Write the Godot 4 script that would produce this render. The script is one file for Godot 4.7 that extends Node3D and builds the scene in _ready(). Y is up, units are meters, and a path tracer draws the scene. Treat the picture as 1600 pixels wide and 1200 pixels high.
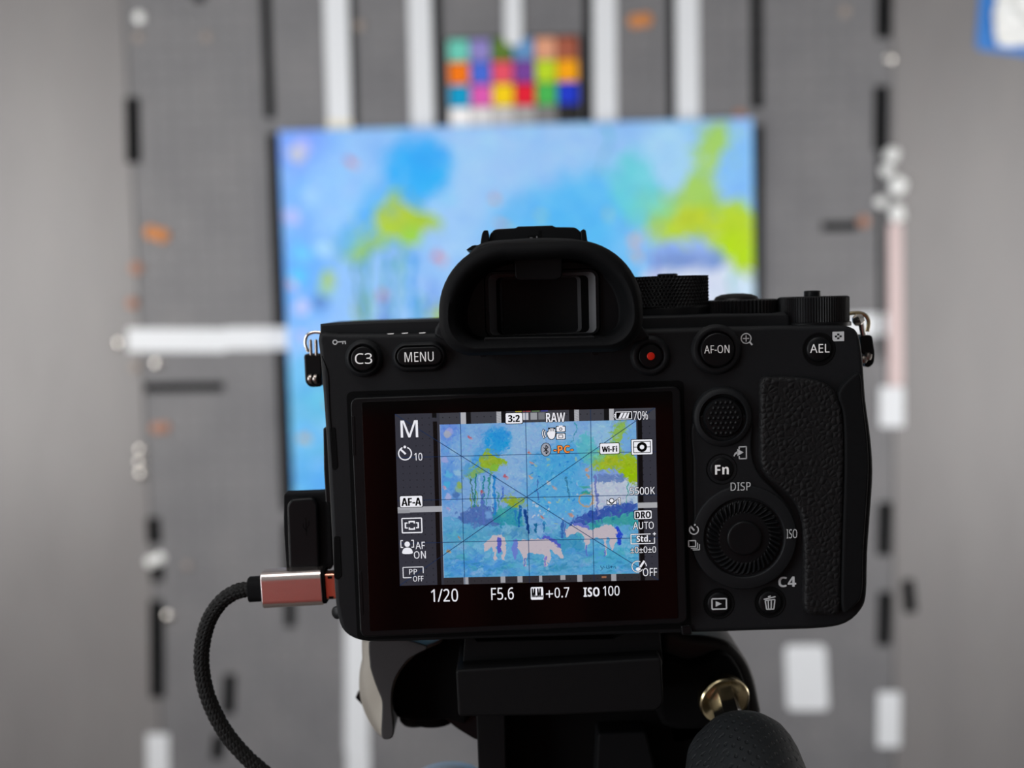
extends Node3D
# A mirrorless camera on a tripod head photographs a painting hung on a grey perforated board.
# Shapes are given in millimetres from ORIGIN (the middle of the room side of the camera's screen plane, at eye height); build() turns them into metres.

const ORIGIN := Vector3(0, 1.4, -0.2707)
const MM := 0.001
const WALL := -1492.3      # the board's face, mm from ORIGIN

var base := {}             # node -> its place in millimetres
var mats := {}
var regular: SystemFont
var bold: SystemFont


class Geo:
	var v := PackedVector3Array()
	var uv := PackedVector2Array()

	func tri(a: Vector3, b: Vector3, c: Vector3) -> void:      # counter-clockwise seen from outside
		v.append(a); v.append(c); v.append(b)

	func quad(a: Vector3, b: Vector3, c: Vector3, d: Vector3) -> void:
		tri(a, b, c); tri(a, c, d)

	func fan(ring: PackedVector3Array, flip: bool) -> void:
		var mid := Vector3.ZERO
		for q in ring:
			mid += q / ring.size()
		for i in ring.size():
			var j := (i + 1) % ring.size()
			if flip:
				tri(mid, ring[j], ring[i])
			else:
				tri(mid, ring[i], ring[j])

	func loft(rings: Array, first := true, last := true) -> void:   # rings run counter-clockwise seen from the far end
		for k in rings.size() - 1:
			var a: PackedVector3Array = rings[k]
			var b: PackedVector3Array = rings[k + 1]
			for i in a.size():
				var j := (i + 1) % a.size()
				quad(a[i], a[j], b[j], b[i])
		if first:
			fan(rings[0], true)
		if last:
			fan(rings[-1], false)

	func cap(pts: PackedVector2Array, z: float, up: bool) -> void:
		var t := Geometry2D.triangulate_polygon(pts)
		for k in range(0, t.size(), 3):
			var a := pts[t[k]]
			var b := pts[t[k + 1]]
			var c := pts[t[k + 2]]
			if ((b - a).cross(c - a) > 0) != up:
				var s := b
				b = c
				c = s
			tri(Vector3(a.x, a.y, z), Vector3(b.x, b.y, z), Vector3(c.x, c.y, z))

	func prism(pts: PackedVector2Array, z0: float, z1: float, bevel := 0.0, back := 0.0) -> void:   # an outline with rounded edges
		var p := _ccw(pts)
		while bevel > 0.03 and Geometry2D.triangulate_polygon(_inset(p, bevel)).is_empty():
			bevel *= 0.7
		while back > 0.03 and Geometry2D.triangulate_polygon(_inset(p, back)).is_empty():
			back *= 0.7
		var outs := []
		var zs := []
		if back > 0:
			for k in 3:
				var t := k * PI / 6
				outs.append(_inset(p, back * (1 - sin(t)))); zs.append(z0 + back * (1 - cos(t)))
		outs.append(p); zs.append(z0 + back)
		outs.append(p); zs.append(z1 - bevel)
		if bevel > 0:
			for k in range(1, 5):
				var t := k * PI / 8
				outs.append(_inset(p, bevel * (1 - cos(t)))); zs.append(z1 - bevel + bevel * sin(t))
		var rings := []
		for k in outs.size():
			var ring := PackedVector3Array()
			for q in outs[k]:
				ring.append(Vector3(q.x, q.y, zs[k]))
			rings.append(ring)
		loft(rings, false, false)
		cap(outs[0], zs[0], false)
		cap(outs[-1], zs[-1], true)

	static func _ccw(pts: PackedVector2Array) -> PackedVector2Array:
		var area := 0.0
		for i in pts.size():
			area += pts[i].cross(pts[(i + 1) % pts.size()])
		var p := pts.duplicate()
		if area < 0:
			p.reverse()
		return p

	static func _inset(p: PackedVector2Array, d: float) -> PackedVector2Array:
		var out := PackedVector2Array()
		var n := p.size()
		for i in n:
			var e0 := (p[i] - p[(i + n - 1) % n]).normalized()
			var e1 := (p[(i + 1) % n] - p[i]).normalized()
			var n0 := Vector2(-e0.y, e0.x)
			var n1 := Vector2(-e1.y, e1.x)
			var m := (n0 + n1)
			m = m / maxf(m.length_squared(), 0.4) * 2.0
			out.append(p[i] + m * d)
		return out

	func lathe(profile: Array, at: Vector3, axis: Vector3, n := 48) -> void:   # profile: Vector2(radius, height along the axis)
		var w := axis.normalized()
		var u := (Vector3.UP if absf(w.y) < 0.9 else Vector3.BACK).cross(w).normalized()
		var s := w.cross(u)
		var rings := []
		for q in profile:
			var ring := PackedVector3Array()
			for i in n:
				var t := TAU * i / n
				ring.append(at + w * q.y + (u * cos(t) + s * sin(t)) * maxf(q.x, 0.001))
			rings.append(ring)
		loft(rings, profile[0].x > 0.01, profile[-1].x > 0.01)

	func tube(path: PackedVector3Array, radius: float, n := 10, closed := false) -> void:
		var rings := []
		var side := Vector3.ZERO
		var m := path.size()
		for k in m:
			var t := (path[(k + 1) % m] - path[(k + m - 1) % m]) if closed else (path[mini(k + 1, m - 1)] - path[maxi(k - 1, 0)])
			t = t.normalized()
			if side == Vector3.ZERO:
				side = t.cross(Vector3.UP if absf(t.y) < 0.9 else Vector3.RIGHT).normalized()
			side = (side - t * side.dot(t)).normalized()
			var up := t.cross(side)
			var ring := PackedVector3Array()
			for i in n:
				var a := TAU * i / n
				ring.append(path[k] + (side * cos(a) + up * sin(a)) * radius)
			rings.append(ring)
		if closed:
			rings.append(rings[0])
		loft(rings, not closed, not closed)

	func box(lo: Vector3, hi: Vector3, bevel := 0.0) -> void:
		prism(PackedVector2Array([Vector2(lo.x, lo.y), Vector2(hi.x, lo.y), Vector2(hi.x, hi.y), Vector2(lo.x, hi.y)]), lo.z, hi.z, bevel, bevel)

	func disc(c: Vector3, r: float, n := 24) -> void:
		ring(c, 0.0, r, 0, TAU, n)

	func ring(c: Vector3, r0: float, r1: float, a0 := 0.0, a1 := TAU, n := 32) -> void:   # flat print facing +z
		for i in n:
			var s := a0 + (a1 - a0) * i / n
			var t := a0 + (a1 - a0) * (i + 1) / n
			var p := Vector3(cos(s), sin(s), 0)
			var q := Vector3(cos(t), sin(t), 0)
			quad(c + p * r0, c + p * r1, c + q * r1, c + q * r0)

	func line(a: Vector2, b: Vector2, w: float, z: float) -> void:
		var d := (b - a).normalized()
		var s := Vector2(-d.y, d.x) * w / 2
		quad(Vector3(a.x - s.x, a.y - s.y, z), Vector3(b.x - s.x, b.y - s.y, z), Vector3(b.x + s.x, b.y + s.y, z), Vector3(a.x + s.x, a.y + s.y, z))

	func frame(r: Rect2, w: float, z: float) -> void:
		var a := r.position
		var b := r.end
		line(Vector2(a.x, a.y), Vector2(b.x, a.y), w, z)
		line(Vector2(a.x, b.y), Vector2(b.x, b.y), w, z)
		line(Vector2(a.x, a.y), Vector2(a.x, b.y), w, z)
		line(Vector2(b.x, a.y), Vector2(b.x, b.y), w, z)

	func flat(pts: PackedVector2Array, z: float) -> void:
		cap(_ccw(pts), z, true)


# ---------------------------------------------------------------- outlines

func rounded(pts: Array, r: float, steps := 5) -> PackedVector2Array:      # a polygon with rounded corners
	var out := PackedVector2Array()
	var n := pts.size()
	for i in n:
		var p: Vector2 = pts[i]
		var a: Vector2 = pts[(i + n - 1) % n]
		var b: Vector2 = pts[(i + 1) % n]
		var d := minf(r, minf(p.distance_to(a), p.distance_to(b)) * 0.45)
		var s := p + (a - p).normalized() * d
		var e := p + (b - p).normalized() * d
		for k in steps + 1:
			var t := float(k) / steps
			out.append(s.lerp(p, t).lerp(p.lerp(e, t), t))
	return out


func box_outline(r: Rect2, rad: float, steps := 5) -> PackedVector2Array:
	return rounded([r.position, Vector2(r.end.x, r.position.y), r.end, Vector2(r.position.x, r.end.y)], rad, steps)


func oval(c: Vector2, rx: float, ry: float, n := 40) -> PackedVector2Array:
	var out := PackedVector2Array()
	for i in n:
		out.append(c + Vector2(cos(TAU * i / n) * rx, sin(TAU * i / n) * ry))
	return out


func smooth_loop(pts: Array, steps := 5) -> PackedVector2Array:            # a closed curve through the points
	var out := PackedVector2Array()
	var n := pts.size()
	for i in n:
		for k in steps:
			out.append((pts[i] as Vector2).cubic_interpolate(pts[(i + 1) % n], pts[(i + n - 1) % n], pts[(i + 2) % n], float(k) / steps))
	return out


func smooth_path(pts: Array, steps := 12) -> PackedVector3Array:
	var out := PackedVector3Array()
	var n := pts.size()
	for i in n - 1:
		for k in steps:
			out.append((pts[i] as Vector3).cubic_interpolate(pts[i + 1], pts[maxi(i - 1, 0)], pts[mini(i + 2, n - 1)], float(k) / steps))
	out.append(pts[-1])
	return out


func raise(pts: PackedVector2Array, z: float) -> PackedVector3Array:
	var out := PackedVector3Array()
	for q in pts:
		out.append(Vector3(q.x, q.y, z))
	return out


func arch(r: Rect2, top: float, bottom: float, z: float, steps := 14) -> PackedVector3Array:   # rectangle with large round upper and smaller lower corners
	var out := PackedVector3Array()
	var spots := [[r.end.x, r.position.y, bottom, -PI / 2], [r.end.x, r.end.y, top, 0.0], [r.position.x, r.end.y, top, PI / 2], [r.position.x, r.position.y, bottom, PI]]
	for s in spots:
		var c := Vector2(s[0] - signf(s[0] - r.get_center().x) * s[2], s[1] - signf(s[1] - r.get_center().y) * s[2])
		for k in steps + 1:
			var a: float = s[3] + PI / 2 * k / steps
			out.append(Vector3(c.x + cos(a) * s[2], c.y + sin(a) * s[2], z))
	return out


# ---------------------------------------------------------------- objects

func numbered(called: String, parent: Node) -> String:
	if not parent.has_node(called):
		return called
	var k := 1
	while parent.has_node("%s_%03d" % [called, k]):
		k += 1
	return "%s_%03d" % [called, k]


func tag(o: Node, label := "", category := "", group := "", kind := "") -> void:
	if label: o.set_meta("label", label)
	if category: o.set_meta("category", category)
	if group: o.set_meta("group", group)
	if kind: o.set_meta("kind", kind)


func thing(called: String, at: Vector3, label := "", category := "", group := "", kind := "") -> Node3D:
	var o := Node3D.new()
	o.name = numbered(called, self)
	add_child(o, true)
	o.position = ORIGIN + at * MM
	base[o] = at
	tag(o, label, category, group, kind)
	return o


func array_mesh(g: Geo, at: Vector3, crease: float) -> ArrayMesh:
	var n := g.v.size()
	var faces := n / 3
	var vs := PackedVector3Array()
	var ns := PackedVector3Array()
	vs.resize(n)
	ns.resize(n)
	var fn := PackedVector3Array()
	var fu := PackedVector3Array()
	fn.resize(faces)
	fu.resize(faces)
	for f in faces:
		var w := (g.v[f * 3 + 2] - g.v[f * 3]).cross(g.v[f * 3 + 1] - g.v[f * 3])
		fn[f] = w
		fu[f] = w.normalized()
	var near := {}
	if crease > 0:
		for i in n:
			var key := Vector3i((g.v[i] * 2000.0).round())
			if near.has(key):
				near[key].append(i / 3)
			else:
				near[key] = [i / 3]
	var least := cos(deg_to_rad(crease))
	for i in n:
		vs[i] = (g.v[i] - at) * MM
		var own := fu[i / 3]
		if crease > 0:
			var sum := Vector3.ZERO
			for f in near[Vector3i((g.v[i] * 2000.0).round())]:
				if fu[f].dot(own) > least:
					sum += fn[f]
			ns[i] = sum.normalized() if sum.length_squared() > 0 else own
		else:
			ns[i] = own
	var arrays := []
	arrays.resize(Mesh.ARRAY_MAX)
	arrays[Mesh.ARRAY_VERTEX] = vs
	arrays[Mesh.ARRAY_NORMAL] = ns
	if g.uv.size() == n:
		arrays[Mesh.ARRAY_TEX_UV] = g.uv
	var m := ArrayMesh.new()
	m.add_surface_from_arrays(Mesh.PRIMITIVE_TRIANGLES, arrays)
	return m


func build(g: Geo, called: String, mat: Material, parent: Node3D, crease := 40.0) -> MeshInstance3D:   # one part
	var o := MeshInstance3D.new()
	o.mesh = array_mesh(g, base[parent], crease)
	o.material_override = mat
	o.name = numbered(called, parent)
	parent.add_child(o, true)
	base[o] = base[parent]
	return o


func solo(g: Geo, called: String, mat: Material, at: Vector3, label: String, category: String, group := "", crease := 40.0) -> MeshInstance3D:   # a thing of one mesh
	var o := MeshInstance3D.new()
	o.mesh = array_mesh(g, at, crease)
	o.material_override = mat
	o.name = numbered(called, self)
	add_child(o, true)
	o.position = ORIGIN + at * MM
	base[o] = at
	tag(o, label, category, group)
	return o


func letters(g: Geo, text: String, r: Rect2, z: float, heavy := true, depth := 0.03, slant := 0.0) -> void:    # lettering that fills the rectangle
	var t := TextMesh.new()
	t.text = text
	t.font = bold if heavy else regular
	t.font_size = 48
	t.pixel_size = 0.02
	t.depth = 0.01
	var a: Array = t.get_mesh_arrays()
	var vs: PackedVector3Array = a[Mesh.ARRAY_VERTEX]
	var ix = a[Mesh.ARRAY_INDEX]
	var lo := Vector3.INF
	var hi := -Vector3.INF
	for q in vs:
		lo = lo.min(q)
		hi = hi.max(q)
	var put := func(q: Vector3) -> Vector3:
		var f: Vector3 = (q - lo) / (hi - lo)
		return Vector3(r.position.x + r.size.x * (f.x + slant * f.y), r.position.y + r.size.y * f.y, z + depth * f.z)
	var count: int = ix.size() if ix != null else vs.size()
	for k in range(0, count, 3):
		var q := []
		for j in 3:
			q.append(put.call(vs[ix[k + j]] if ix != null else vs[k + j]))
		g.v.append(q[0]); g.v.append(q[1]); g.v.append(q[2])


# ---------------------------------------------------------------- materials

func noise_map(freq: float, size: int, as_normal: bool, strength: float, kind := FastNoiseLite.TYPE_SIMPLEX_SMOOTH, seed_at := 1, octaves := 3) -> NoiseTexture2D:
	var n := FastNoiseLite.new()
	n.seed = seed_at
	n.noise_type = kind
	n.frequency = freq
	n.fractal_octaves = octaves
	if kind == FastNoiseLite.TYPE_CELLULAR:
		n.fractal_type = FastNoiseLite.FRACTAL_NONE
		n.cellular_return_type = FastNoiseLite.RETURN_DISTANCE2_SUB
	var t := NoiseTexture2D.new()
	t.width = size
	t.height = size
	t.seamless = true
	t.noise = n
	t.as_normal_map = as_normal
	t.bump_strength = strength
	return t


func ramp(stops: Array) -> Gradient:
	var g := Gradient.new()
	g.offsets = PackedFloat32Array(stops.map(func(s): return s[0]))
	g.colors = PackedColorArray(stops.map(func(s): return s[1]))
	return g


func mat(called: String, color: Color, rough: float, spec := 0.5, metal := 0.0) -> StandardMaterial3D:
	var m := StandardMaterial3D.new()
	m.resource_name = called
	m.albedo_color = color
	m.roughness = rough
	m.metallic = metal
	m.metallic_specular = spec
	mats[called] = m
	return m


func triplanar(m: StandardMaterial3D, per_mm: float) -> void:    # how many millimetres one repeat of the texture covers
	m.uv1_triplanar = true
	m.uv1_scale = Vector3.ONE * (1000.0 / per_mm)
	m.uv1_triplanar_sharpness = 4.0


func dimples() -> ImageTexture:       # two rows of small oval pits, set in a staggered pattern
	var im := Image.create_empty(96, 96, false, Image.FORMAT_RGB8)
	for y in 96:
		for x in 96:
			var h := 1.0
			for c in [Vector2(24, 24), Vector2(72, 72), Vector2(-24, 72), Vector2(120, 24), Vector2(24, 120), Vector2(72, -24)]:
				var d: float = ((Vector2(x, y) - c) / Vector2(15, 20)).length()
				h = minf(h, smoothstep(0.5, 1.0, d))
			im.set_pixel(x, y, Color(h, h, h))
	return ImageTexture.create_from_image(im)


func materials() -> void:
	var grain := noise_map(0.25, 512, true, 3.0)
	var specks := noise_map(0.085, 512, false, 1.0, FastNoiseLite.TYPE_SIMPLEX_SMOOTH, 5, 1)
	specks.color_ramp = ramp([[0.0, Color(0.072, 0.077, 0.086)], [0.97, Color(0.082, 0.087, 0.096)], [0.99, Color(0.30, 0.30, 0.30)], [1.0, Color(0.45, 0.45, 0.45)]])
	var m := mat("black_plastic", Color.WHITE, 0.55, 0.28)
	m.albedo_texture = specks
	m.normal_enabled = true
	m.normal_texture = grain
	m.normal_scale = 0.25
	triplanar(m, 24.0)
	mat("smooth_black", Color(0.052, 0.055, 0.062), 0.38, 0.27)
	mat("matte_black", Color(0.04, 0.04, 0.043), 0.75, 0.15)
	m = mat("dark_rubber", Color(0.05, 0.052, 0.058), 0.7, 0.2)
	m.normal_enabled = true
	m.normal_texture = grain
	m.normal_scale = 0.35
	triplanar(m, 30.0)
	m = mat("leather", Color(0.075, 0.075, 0.08), 0.55, 0.27)
	m.heightmap_enabled = true
	m.heightmap_texture = noise_map(0.05, 512, false, 1.0, FastNoiseLite.TYPE_CELLULAR, 8)
	m.heightmap_scale = 0.03
	triplanar(m, 34.0)
	mat("screen_glass", Color(0.012, 0.01, 0.01), 0.06, 0.27)
	mat("finder_glass", Color(0.012, 0.02, 0.022), 0.05, 0.2)
	mat("metallic_paint", Color(0.42, 0.42, 0.43), 0.5, 0.5, 0.2)
	mat("speckled_grey", Color(0.30, 0.30, 0.31), 0.5, 0.5, 0.2)
	mat("worn_steel", Color(0.60, 0.57, 0.55), 0.3, 0.5, 1.0)
	mat("worn_black", Color(0.125, 0.12, 0.118), 0.48, 0.4)
	m = mat("tripod_black", Color(0.05, 0.05, 0.055), 0.6, 0.22)
	m.normal_enabled = true
	m.normal_texture = grain
	m.normal_scale = 0.25
	triplanar(m, 30.0)
	mat("chrome", Color(0.86, 0.85, 0.83), 0.16, 0.5, 1.0)
	mat("brass", Color(0.78, 0.72, 0.58), 0.24, 0.5, 1.0)
	mat("copper_plate", Color(0.88, 0.62, 0.53), 0.3, 0.5, 1.0)
	m = mat("brushed_aluminium", Color(0.86, 0.82, 0.81), 0.27, 0.5, 1.0)
	mat("print_white", Color(0.95, 0.95, 0.95), 0.6, 0.4)
	mat("print_grey", Color(0.72, 0.73, 0.74), 0.6, 0.4)
	mat("record_red", Color(0.85, 0.14, 0.05), 0.4, 0.4)
	m = mat("grey_casting", Color(0.56, 0.54, 0.505), 0.5, 0.4)
	m.normal_enabled = true
	m.normal_texture = grain
	m.normal_scale = 0.5
	triplanar(m, 30.0)
	m = mat("dimpled_rubber", Color(0.085, 0.093, 0.10), 0.55, 0.3)
	m.heightmap_enabled = true
	m.heightmap_texture = dimples()
	m.heightmap_scale = 0.03
	triplanar(m, 3.0)
	mat("cord_dark", Color(0.085, 0.085, 0.085), 0.7, 0.3)
	mat("knob_grey", Color(0.52, 0.54, 0.57), 0.35, 0.5)
	# the wall
	m = mat("board_grey", Color.WHITE, 0.5, 0.4)
	var t := noise_map(0.012, 512, false, 1.0, FastNoiseLite.TYPE_SIMPLEX_SMOOTH, 21, 4)
	t.color_ramp = ramp([[0.0, Color(0.435, 0.438, 0.452)], [0.5, Color(0.46, 0.463, 0.475)], [1.0, Color(0.485, 0.485, 0.495)]])
	m.albedo_texture = t
	triplanar(m, 900.0)
	m = mat("side_board_grey", Color.WHITE, 0.42, 0.5)
	t = noise_map(0.01, 512, false, 1.0, FastNoiseLite.TYPE_SIMPLEX_SMOOTH, 33, 4)
	t.color_ramp = ramp([[0.0, Color(0.475, 0.47, 0.474)], [0.3, Color(0.488, 0.483, 0.487)], [0.7, Color(0.498, 0.493, 0.496)], [1.0, Color(0.51, 0.505, 0.506)]])
	m.albedo_texture = t
	triplanar(m, 1100.0)
	m.uv1_scale = Vector3(1.7, 0.55, 1.7)
	mat("slot_black", Color(0.055, 0.06, 0.065), 0.8, 0.2)
	mat("board_backing", Color(0.12, 0.12, 0.125), 0.8, 0.2)
	mat("lever_dark", Color(0.22, 0.22, 0.225), 0.5, 0.3)
	mat("white_tape", Color(0.88, 0.90, 0.92), 0.5, 0.4)
	mat("cream_tape", Color(0.92, 0.90, 0.82), 0.5, 0.4)
	mat("pink_tape", Color(0.80, 0.72, 0.72), 0.35, 0.5)
	mat("canvas_edge", Color(0.62, 0.70, 0.85), 0.7, 0.3)
	mat("blue_card", Color(0.20, 0.50, 0.82), 0.4, 0.5)
	mat("film_white", Color(0.94, 0.955, 0.955), 0.2, 0.6)
	mat("worn_orange", Color(0.80, 0.52, 0.28), 0.45, 0.5)
	mat("worn_brown", Color(0.66, 0.48, 0.40), 0.45, 0.5)
	mat("tan_dot", Color(0.60, 0.56, 0.53), 0.4, 0.5)
	mat("room_white", Color(0.78, 0.77, 0.76), 0.8, 0.3)
	mat("room_grey", Color(0.50, 0.49, 0.48), 0.8, 0.3)
	mat("red_cloth", Color(0.72, 0.33, 0.29), 0.9, 0.2)
	mat("floor_grey", Color(0.42, 0.40, 0.38), 0.6, 0.4)
	m = mat("lamp_glow", Color(0.9, 0.9, 0.9), 0.5)
	m.emission_enabled = true
	m.emission = Color(1, 1, 1)
	m.emission_energy_multiplier = 1.0
	m = mat("display_white", Color(0.02, 0.02, 0.02), 0.4, 0.3)
	m.emission_enabled = true
	m.emission = Color(0.93, 0.93, 0.96)
	m.emission_energy_multiplier = 0.95
	m = mat("display_grey", Color(0.02, 0.02, 0.02), 0.4, 0.3)
	m.emission_enabled = true
	m.emission = Color(0.60, 0.62, 0.67)
	m = mat("display_orange", Color(0.02, 0.02, 0.02), 0.4, 0.3)
	m.emission_enabled = true
	m.emission = Color(0.95, 0.55, 0.25)
	mat("display_black", Color(0.02, 0.02, 0.025), 0.5, 0.2)


# ---------------------------------------------------------------- the place

func _ready() -> void:
	# the viewer's own lens: 36 mm on a 24 mm high frame, focused on the camera's back
	var cam := Camera3D.new()
	cam.name = "viewpoint"
	add_child(cam)
	cam.position = Vector3(0, 1.4, 0)
	cam.basis = Basis(Vector3.RIGHT, deg_to_rad(-4.3)) * Basis(Vector3.BACK, -0.027)
	var lens := CameraAttributesPhysical.new()
	lens.frustum_focal_length = 36.0
	lens.frustum_near = 0.02
	lens.frustum_far = 40.0
	lens.frustum_focus_distance = 0.268
	lens.exposure_aperture = 8.0
	cam.attributes = lens
	cam.fov = rad_to_deg(2.0 * atan(600.0 / 1800.0))
	cam.current = true

	var env := Environment.new()
	env.background_mode = Environment.BG_COLOR
	env.background_color = Color(0.02, 0.02, 0.02)
	env.tonemap_mode = Environment.TONE_MAPPER_LINEAR
	env.tonemap_exposure = 1.0
	env.sdfgi_enabled = true
	env.ssao_enabled = true
	env.ssil_enabled = true
	var we := WorldEnvironment.new()
	we.name = "surroundings"
	we.environment = env
	add_child(we)

	regular = SystemFont.new()
	regular.font_names = PackedStringArray(["Droid Sans"])
	bold = SystemFont.new()
	bold.font_names = PackedStringArray(["Droid Sans"])
	bold.font_weight = 700
	materials()

	# lamps: two tall panels light the board from both sides, a ceiling panel lights the viewer's side
	lamp("softbox_lamp", Vector3(-1080, 40, -640), Vector3(-60, 20, WALL), Vector2(0.45, 0.95), Color(1.0, 0.985, 0.97), 0.93, "tall white softbox lamp on a stand at the board's window side")
	lamp("softbox_lamp", Vector3(1080, -90, -640), Vector3(60, -60, WALL), Vector2(0.45, 0.95), Color(1.0, 0.98, 0.965), 0.73, "tall white softbox lamp on a stand at the board's far side")
	ceiling_panel(Vector3(-420, 1150, 560), Vector2(0.9, 0.6), Color(1.0, 0.99, 0.98), 0.85)
	daylight_window(Vector3(-1500, 150, 880), Vector2(0.78, 1.3), Color(0.97, 0.985, 1.0), 2.3)

	room()
	board()
	tapes()
	painting()
	colour_card()
	pins()
	camera()
	cable()
	tripod()


func lamp(called: String, at: Vector3, to: Vector3, size: Vector2, color: Color, energy: float, label: String) -> void:
	var floor_y := -1400.0
	var root := thing(called, Vector3(at.x, floor_y, at.z), label, "lamp")
	var look := Basis.looking_at((to - at).normalized(), Vector3.UP)
	var w := size.x * 500.0
	var h := size.y * 500.0
	var put := func(g: Geo) -> void:
		for i in g.v.size():
			g.v[i] = at + look * g.v[i]
	var g := Geo.new()
	var rings := []
	for q in [[w * 0.35, h * 0.45, 160.0], [w * 0.6, h * 0.65, 130.0], [w + 14, h + 14, 6.0], [w + 14, h + 14, -6.0], [w, h, -6.0], [w, h, 4.0]]:
		rings.append(PackedVector3Array([Vector3(-q[0], -q[1], q[2]), Vector3(-q[0], q[1], q[2]), Vector3(q[0], q[1], q[2]), Vector3(q[0], -q[1], q[2])]))
	g.loft(rings, true, false)
	put.call(g)
	build(g, "housing", mats.matte_black, root)
	g = Geo.new()
	g.quad(Vector3(-w, -h, 3), Vector3(-w, h, 3), Vector3(w, h, 3), Vector3(w, -h, 3))
	put.call(g)
	build(g, "diffuser_glow", mats.lamp_glow, root)
	g = Geo.new()
	var foot := Vector3(at.x, floor_y, at.z) + look * Vector3(0, 0, 175) * Vector3(1, 0, 1)
	g.tube(PackedVector3Array([foot + Vector3(0, 20, 0), Vector3(foot.x, at.y + 40, foot.z)]), 14.0, 16)
	build(g, "pole", mats.matte_black, root)
	for k in 3:
		g = Geo.new()
		var a := TAU * k / 3 + 0.4
		g.tube(PackedVector3Array([foot + Vector3(0, 260, 0), foot + Vector3(cos(a) * 330, 10, sin(a) * 330)]), 10.0, 12)
		build(g, "leg", mats.matte_black, root)
	var l := AreaLight3D.new()
	l.name = "softbox_lamp_light"
	l.area_size = size
	l.light_color = color
	l.light_energy = energy
	l.shadow_enabled = true
	l.set("area_range", 12.0)
	add_child(l, true)
	l.transform = Transform3D(look, ORIGIN + (at + look * Vector3(0, 0, -8)) * MM)


func ceiling_panel(at: Vector3, size: Vector2, color: Color, energy: float) -> void:
	var root := thing("ceiling_lamp", at, "white framed ceiling light panel above the photographer", "lamp")
	var w := size.x * 500.0
	var h := size.y * 500.0
	var g := Geo.new()
	for q in [[-w - 15, -w, -h - 15, h + 15], [w, w + 15, -h - 15, h + 15], [-w, w, -h - 15, -h], [-w, w, h, h + 15]]:
		g.box(Vector3(at.x + q[0], at.y - 12, at.z + q[2]), Vector3(at.x + q[1], at.y + 48, at.z + q[3]))
	build(g, "frame", mats.room_white, root)
	g = Geo.new()
	g.box(Vector3(at.x - w, at.y, at.z - h), Vector3(at.x + w, at.y + 40, at.z + h))
	build(g, "diffuser_glow", mats.lamp_glow, root)
	var l := AreaLight3D.new()
	l.name = "ceiling_lamp_light"
	l.area_size = size
	l.light_color = color
	l.light_energy = energy
	l.shadow_enabled = true
	l.set("area_range", 12.0)
	add_child(l, true)
	l.transform = Transform3D(Basis(Vector3.RIGHT, -PI / 2), ORIGIN + (at + Vector3(0, -4, 0)) * MM)


func daylight_window(at: Vector3, size: Vector2, color: Color, energy: float) -> void:      # in the side wall, facing into the room
	var root := thing("window_1", at, "", "", "", "structure")
	var w := size.x * 500.0
	var h := size.y * 500.0
	var g := Geo.new()
	for q in [[-w - 50, -w, -h - 50, h + 50], [w, w + 50, -h - 50, h + 50], [-w, w, -h - 50, -h], [-w, w, h, h + 50], [-22, 22, -h, h]]:
		g.box(Vector3(at.x - 20, at.y + q[2], at.z + q[0]), Vector3(at.x + 25, at.y + q[3], at.z + q[1]))
	build(g, "window_frame", mats.room_white, root)
	for s in [-1, 1]:
		g = Geo.new()
		var z0: float = at.z + (-w if s < 0 else 22.0)
		g.box(Vector3(at.x - 4, at.y - h, z0), Vector3(at.x + 2, at.y + h, z0 + w - 22))
		build(g, "window_pane_glow", mats.lamp_glow, root)
	var l := AreaLight3D.new()
	l.name = "window_1_light"
	l.area_size = size
	l.light_color = color
	l.light_energy = energy
	l.shadow_enabled = true
	l.set("area_range", 12.0)
	add_child(l, true)
	l.transform = Transform3D(Basis(Vector3.UP, -PI / 2), ORIGIN + (at + Vector3(28, 0, 0)) * MM)


func shell(called: String, lo: Vector3, hi: Vector3, m: Material) -> void:
	var g := Geo.new()
	g.box(lo, hi)
	var o := solo(g, called, m, (lo + hi) / 2, "", "", "", 0.0)
	o.set_meta("kind", "structure")


func room() -> void:
	var back := WALL - 60
	shell("floor", Vector3(-1600, -1500, back), Vector3(2000, -1400, 1400), mats.floor_grey)
	shell("ceiling", Vector3(-1600, 1200, back), Vector3(2000, 1300, 1400), mats.room_white)
	shell("wall_left", Vector3(-1600, -1400, back), Vector3(-1500, 1200, 1400), mats.room_white)
	shell("wall_right", Vector3(1900, -1400, back), Vector3(2000, 1200, 1400), mats.room_white)
	shell("wall_front", Vector3(-1500, -1400, 1300), Vector3(1900, 1200, 1400), mats.room_grey)
	# a red-brown cloth hung behind the photographer: the metal plug and the screen mirror it
	var g := Geo.new()
	var edge := PackedVector2Array()
	for i in 61:
		edge.append(Vector2(-850.0 + i * 20.0, 1276.0 + 10.0 * sin(i * 0.9)))
	for i in range(60, -1, -1):
		edge.append(Vector2(-850.0 + i * 20.0, 1280.0 + 10.0 * sin(i * 0.9)))
	var rings := []
	for y in [-1250.0, -150.0]:
		var ring := PackedVector3Array()
		for i in range(edge.size() - 1, -1, -1):
			ring.append(Vector3(edge[i].x, y, edge[i].y))
		rings.append(ring)
	g.loft(rings, false, false)
	solo(g, "wall_hanging", mats.red_cloth, Vector3(-250, -1250, 1280), "red-brown cloth hanging in folds on the wall behind the photographer", "cloth")


const BOARD_LEFT := -564.0
const BOARD_RIGHT := 584.0

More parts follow.
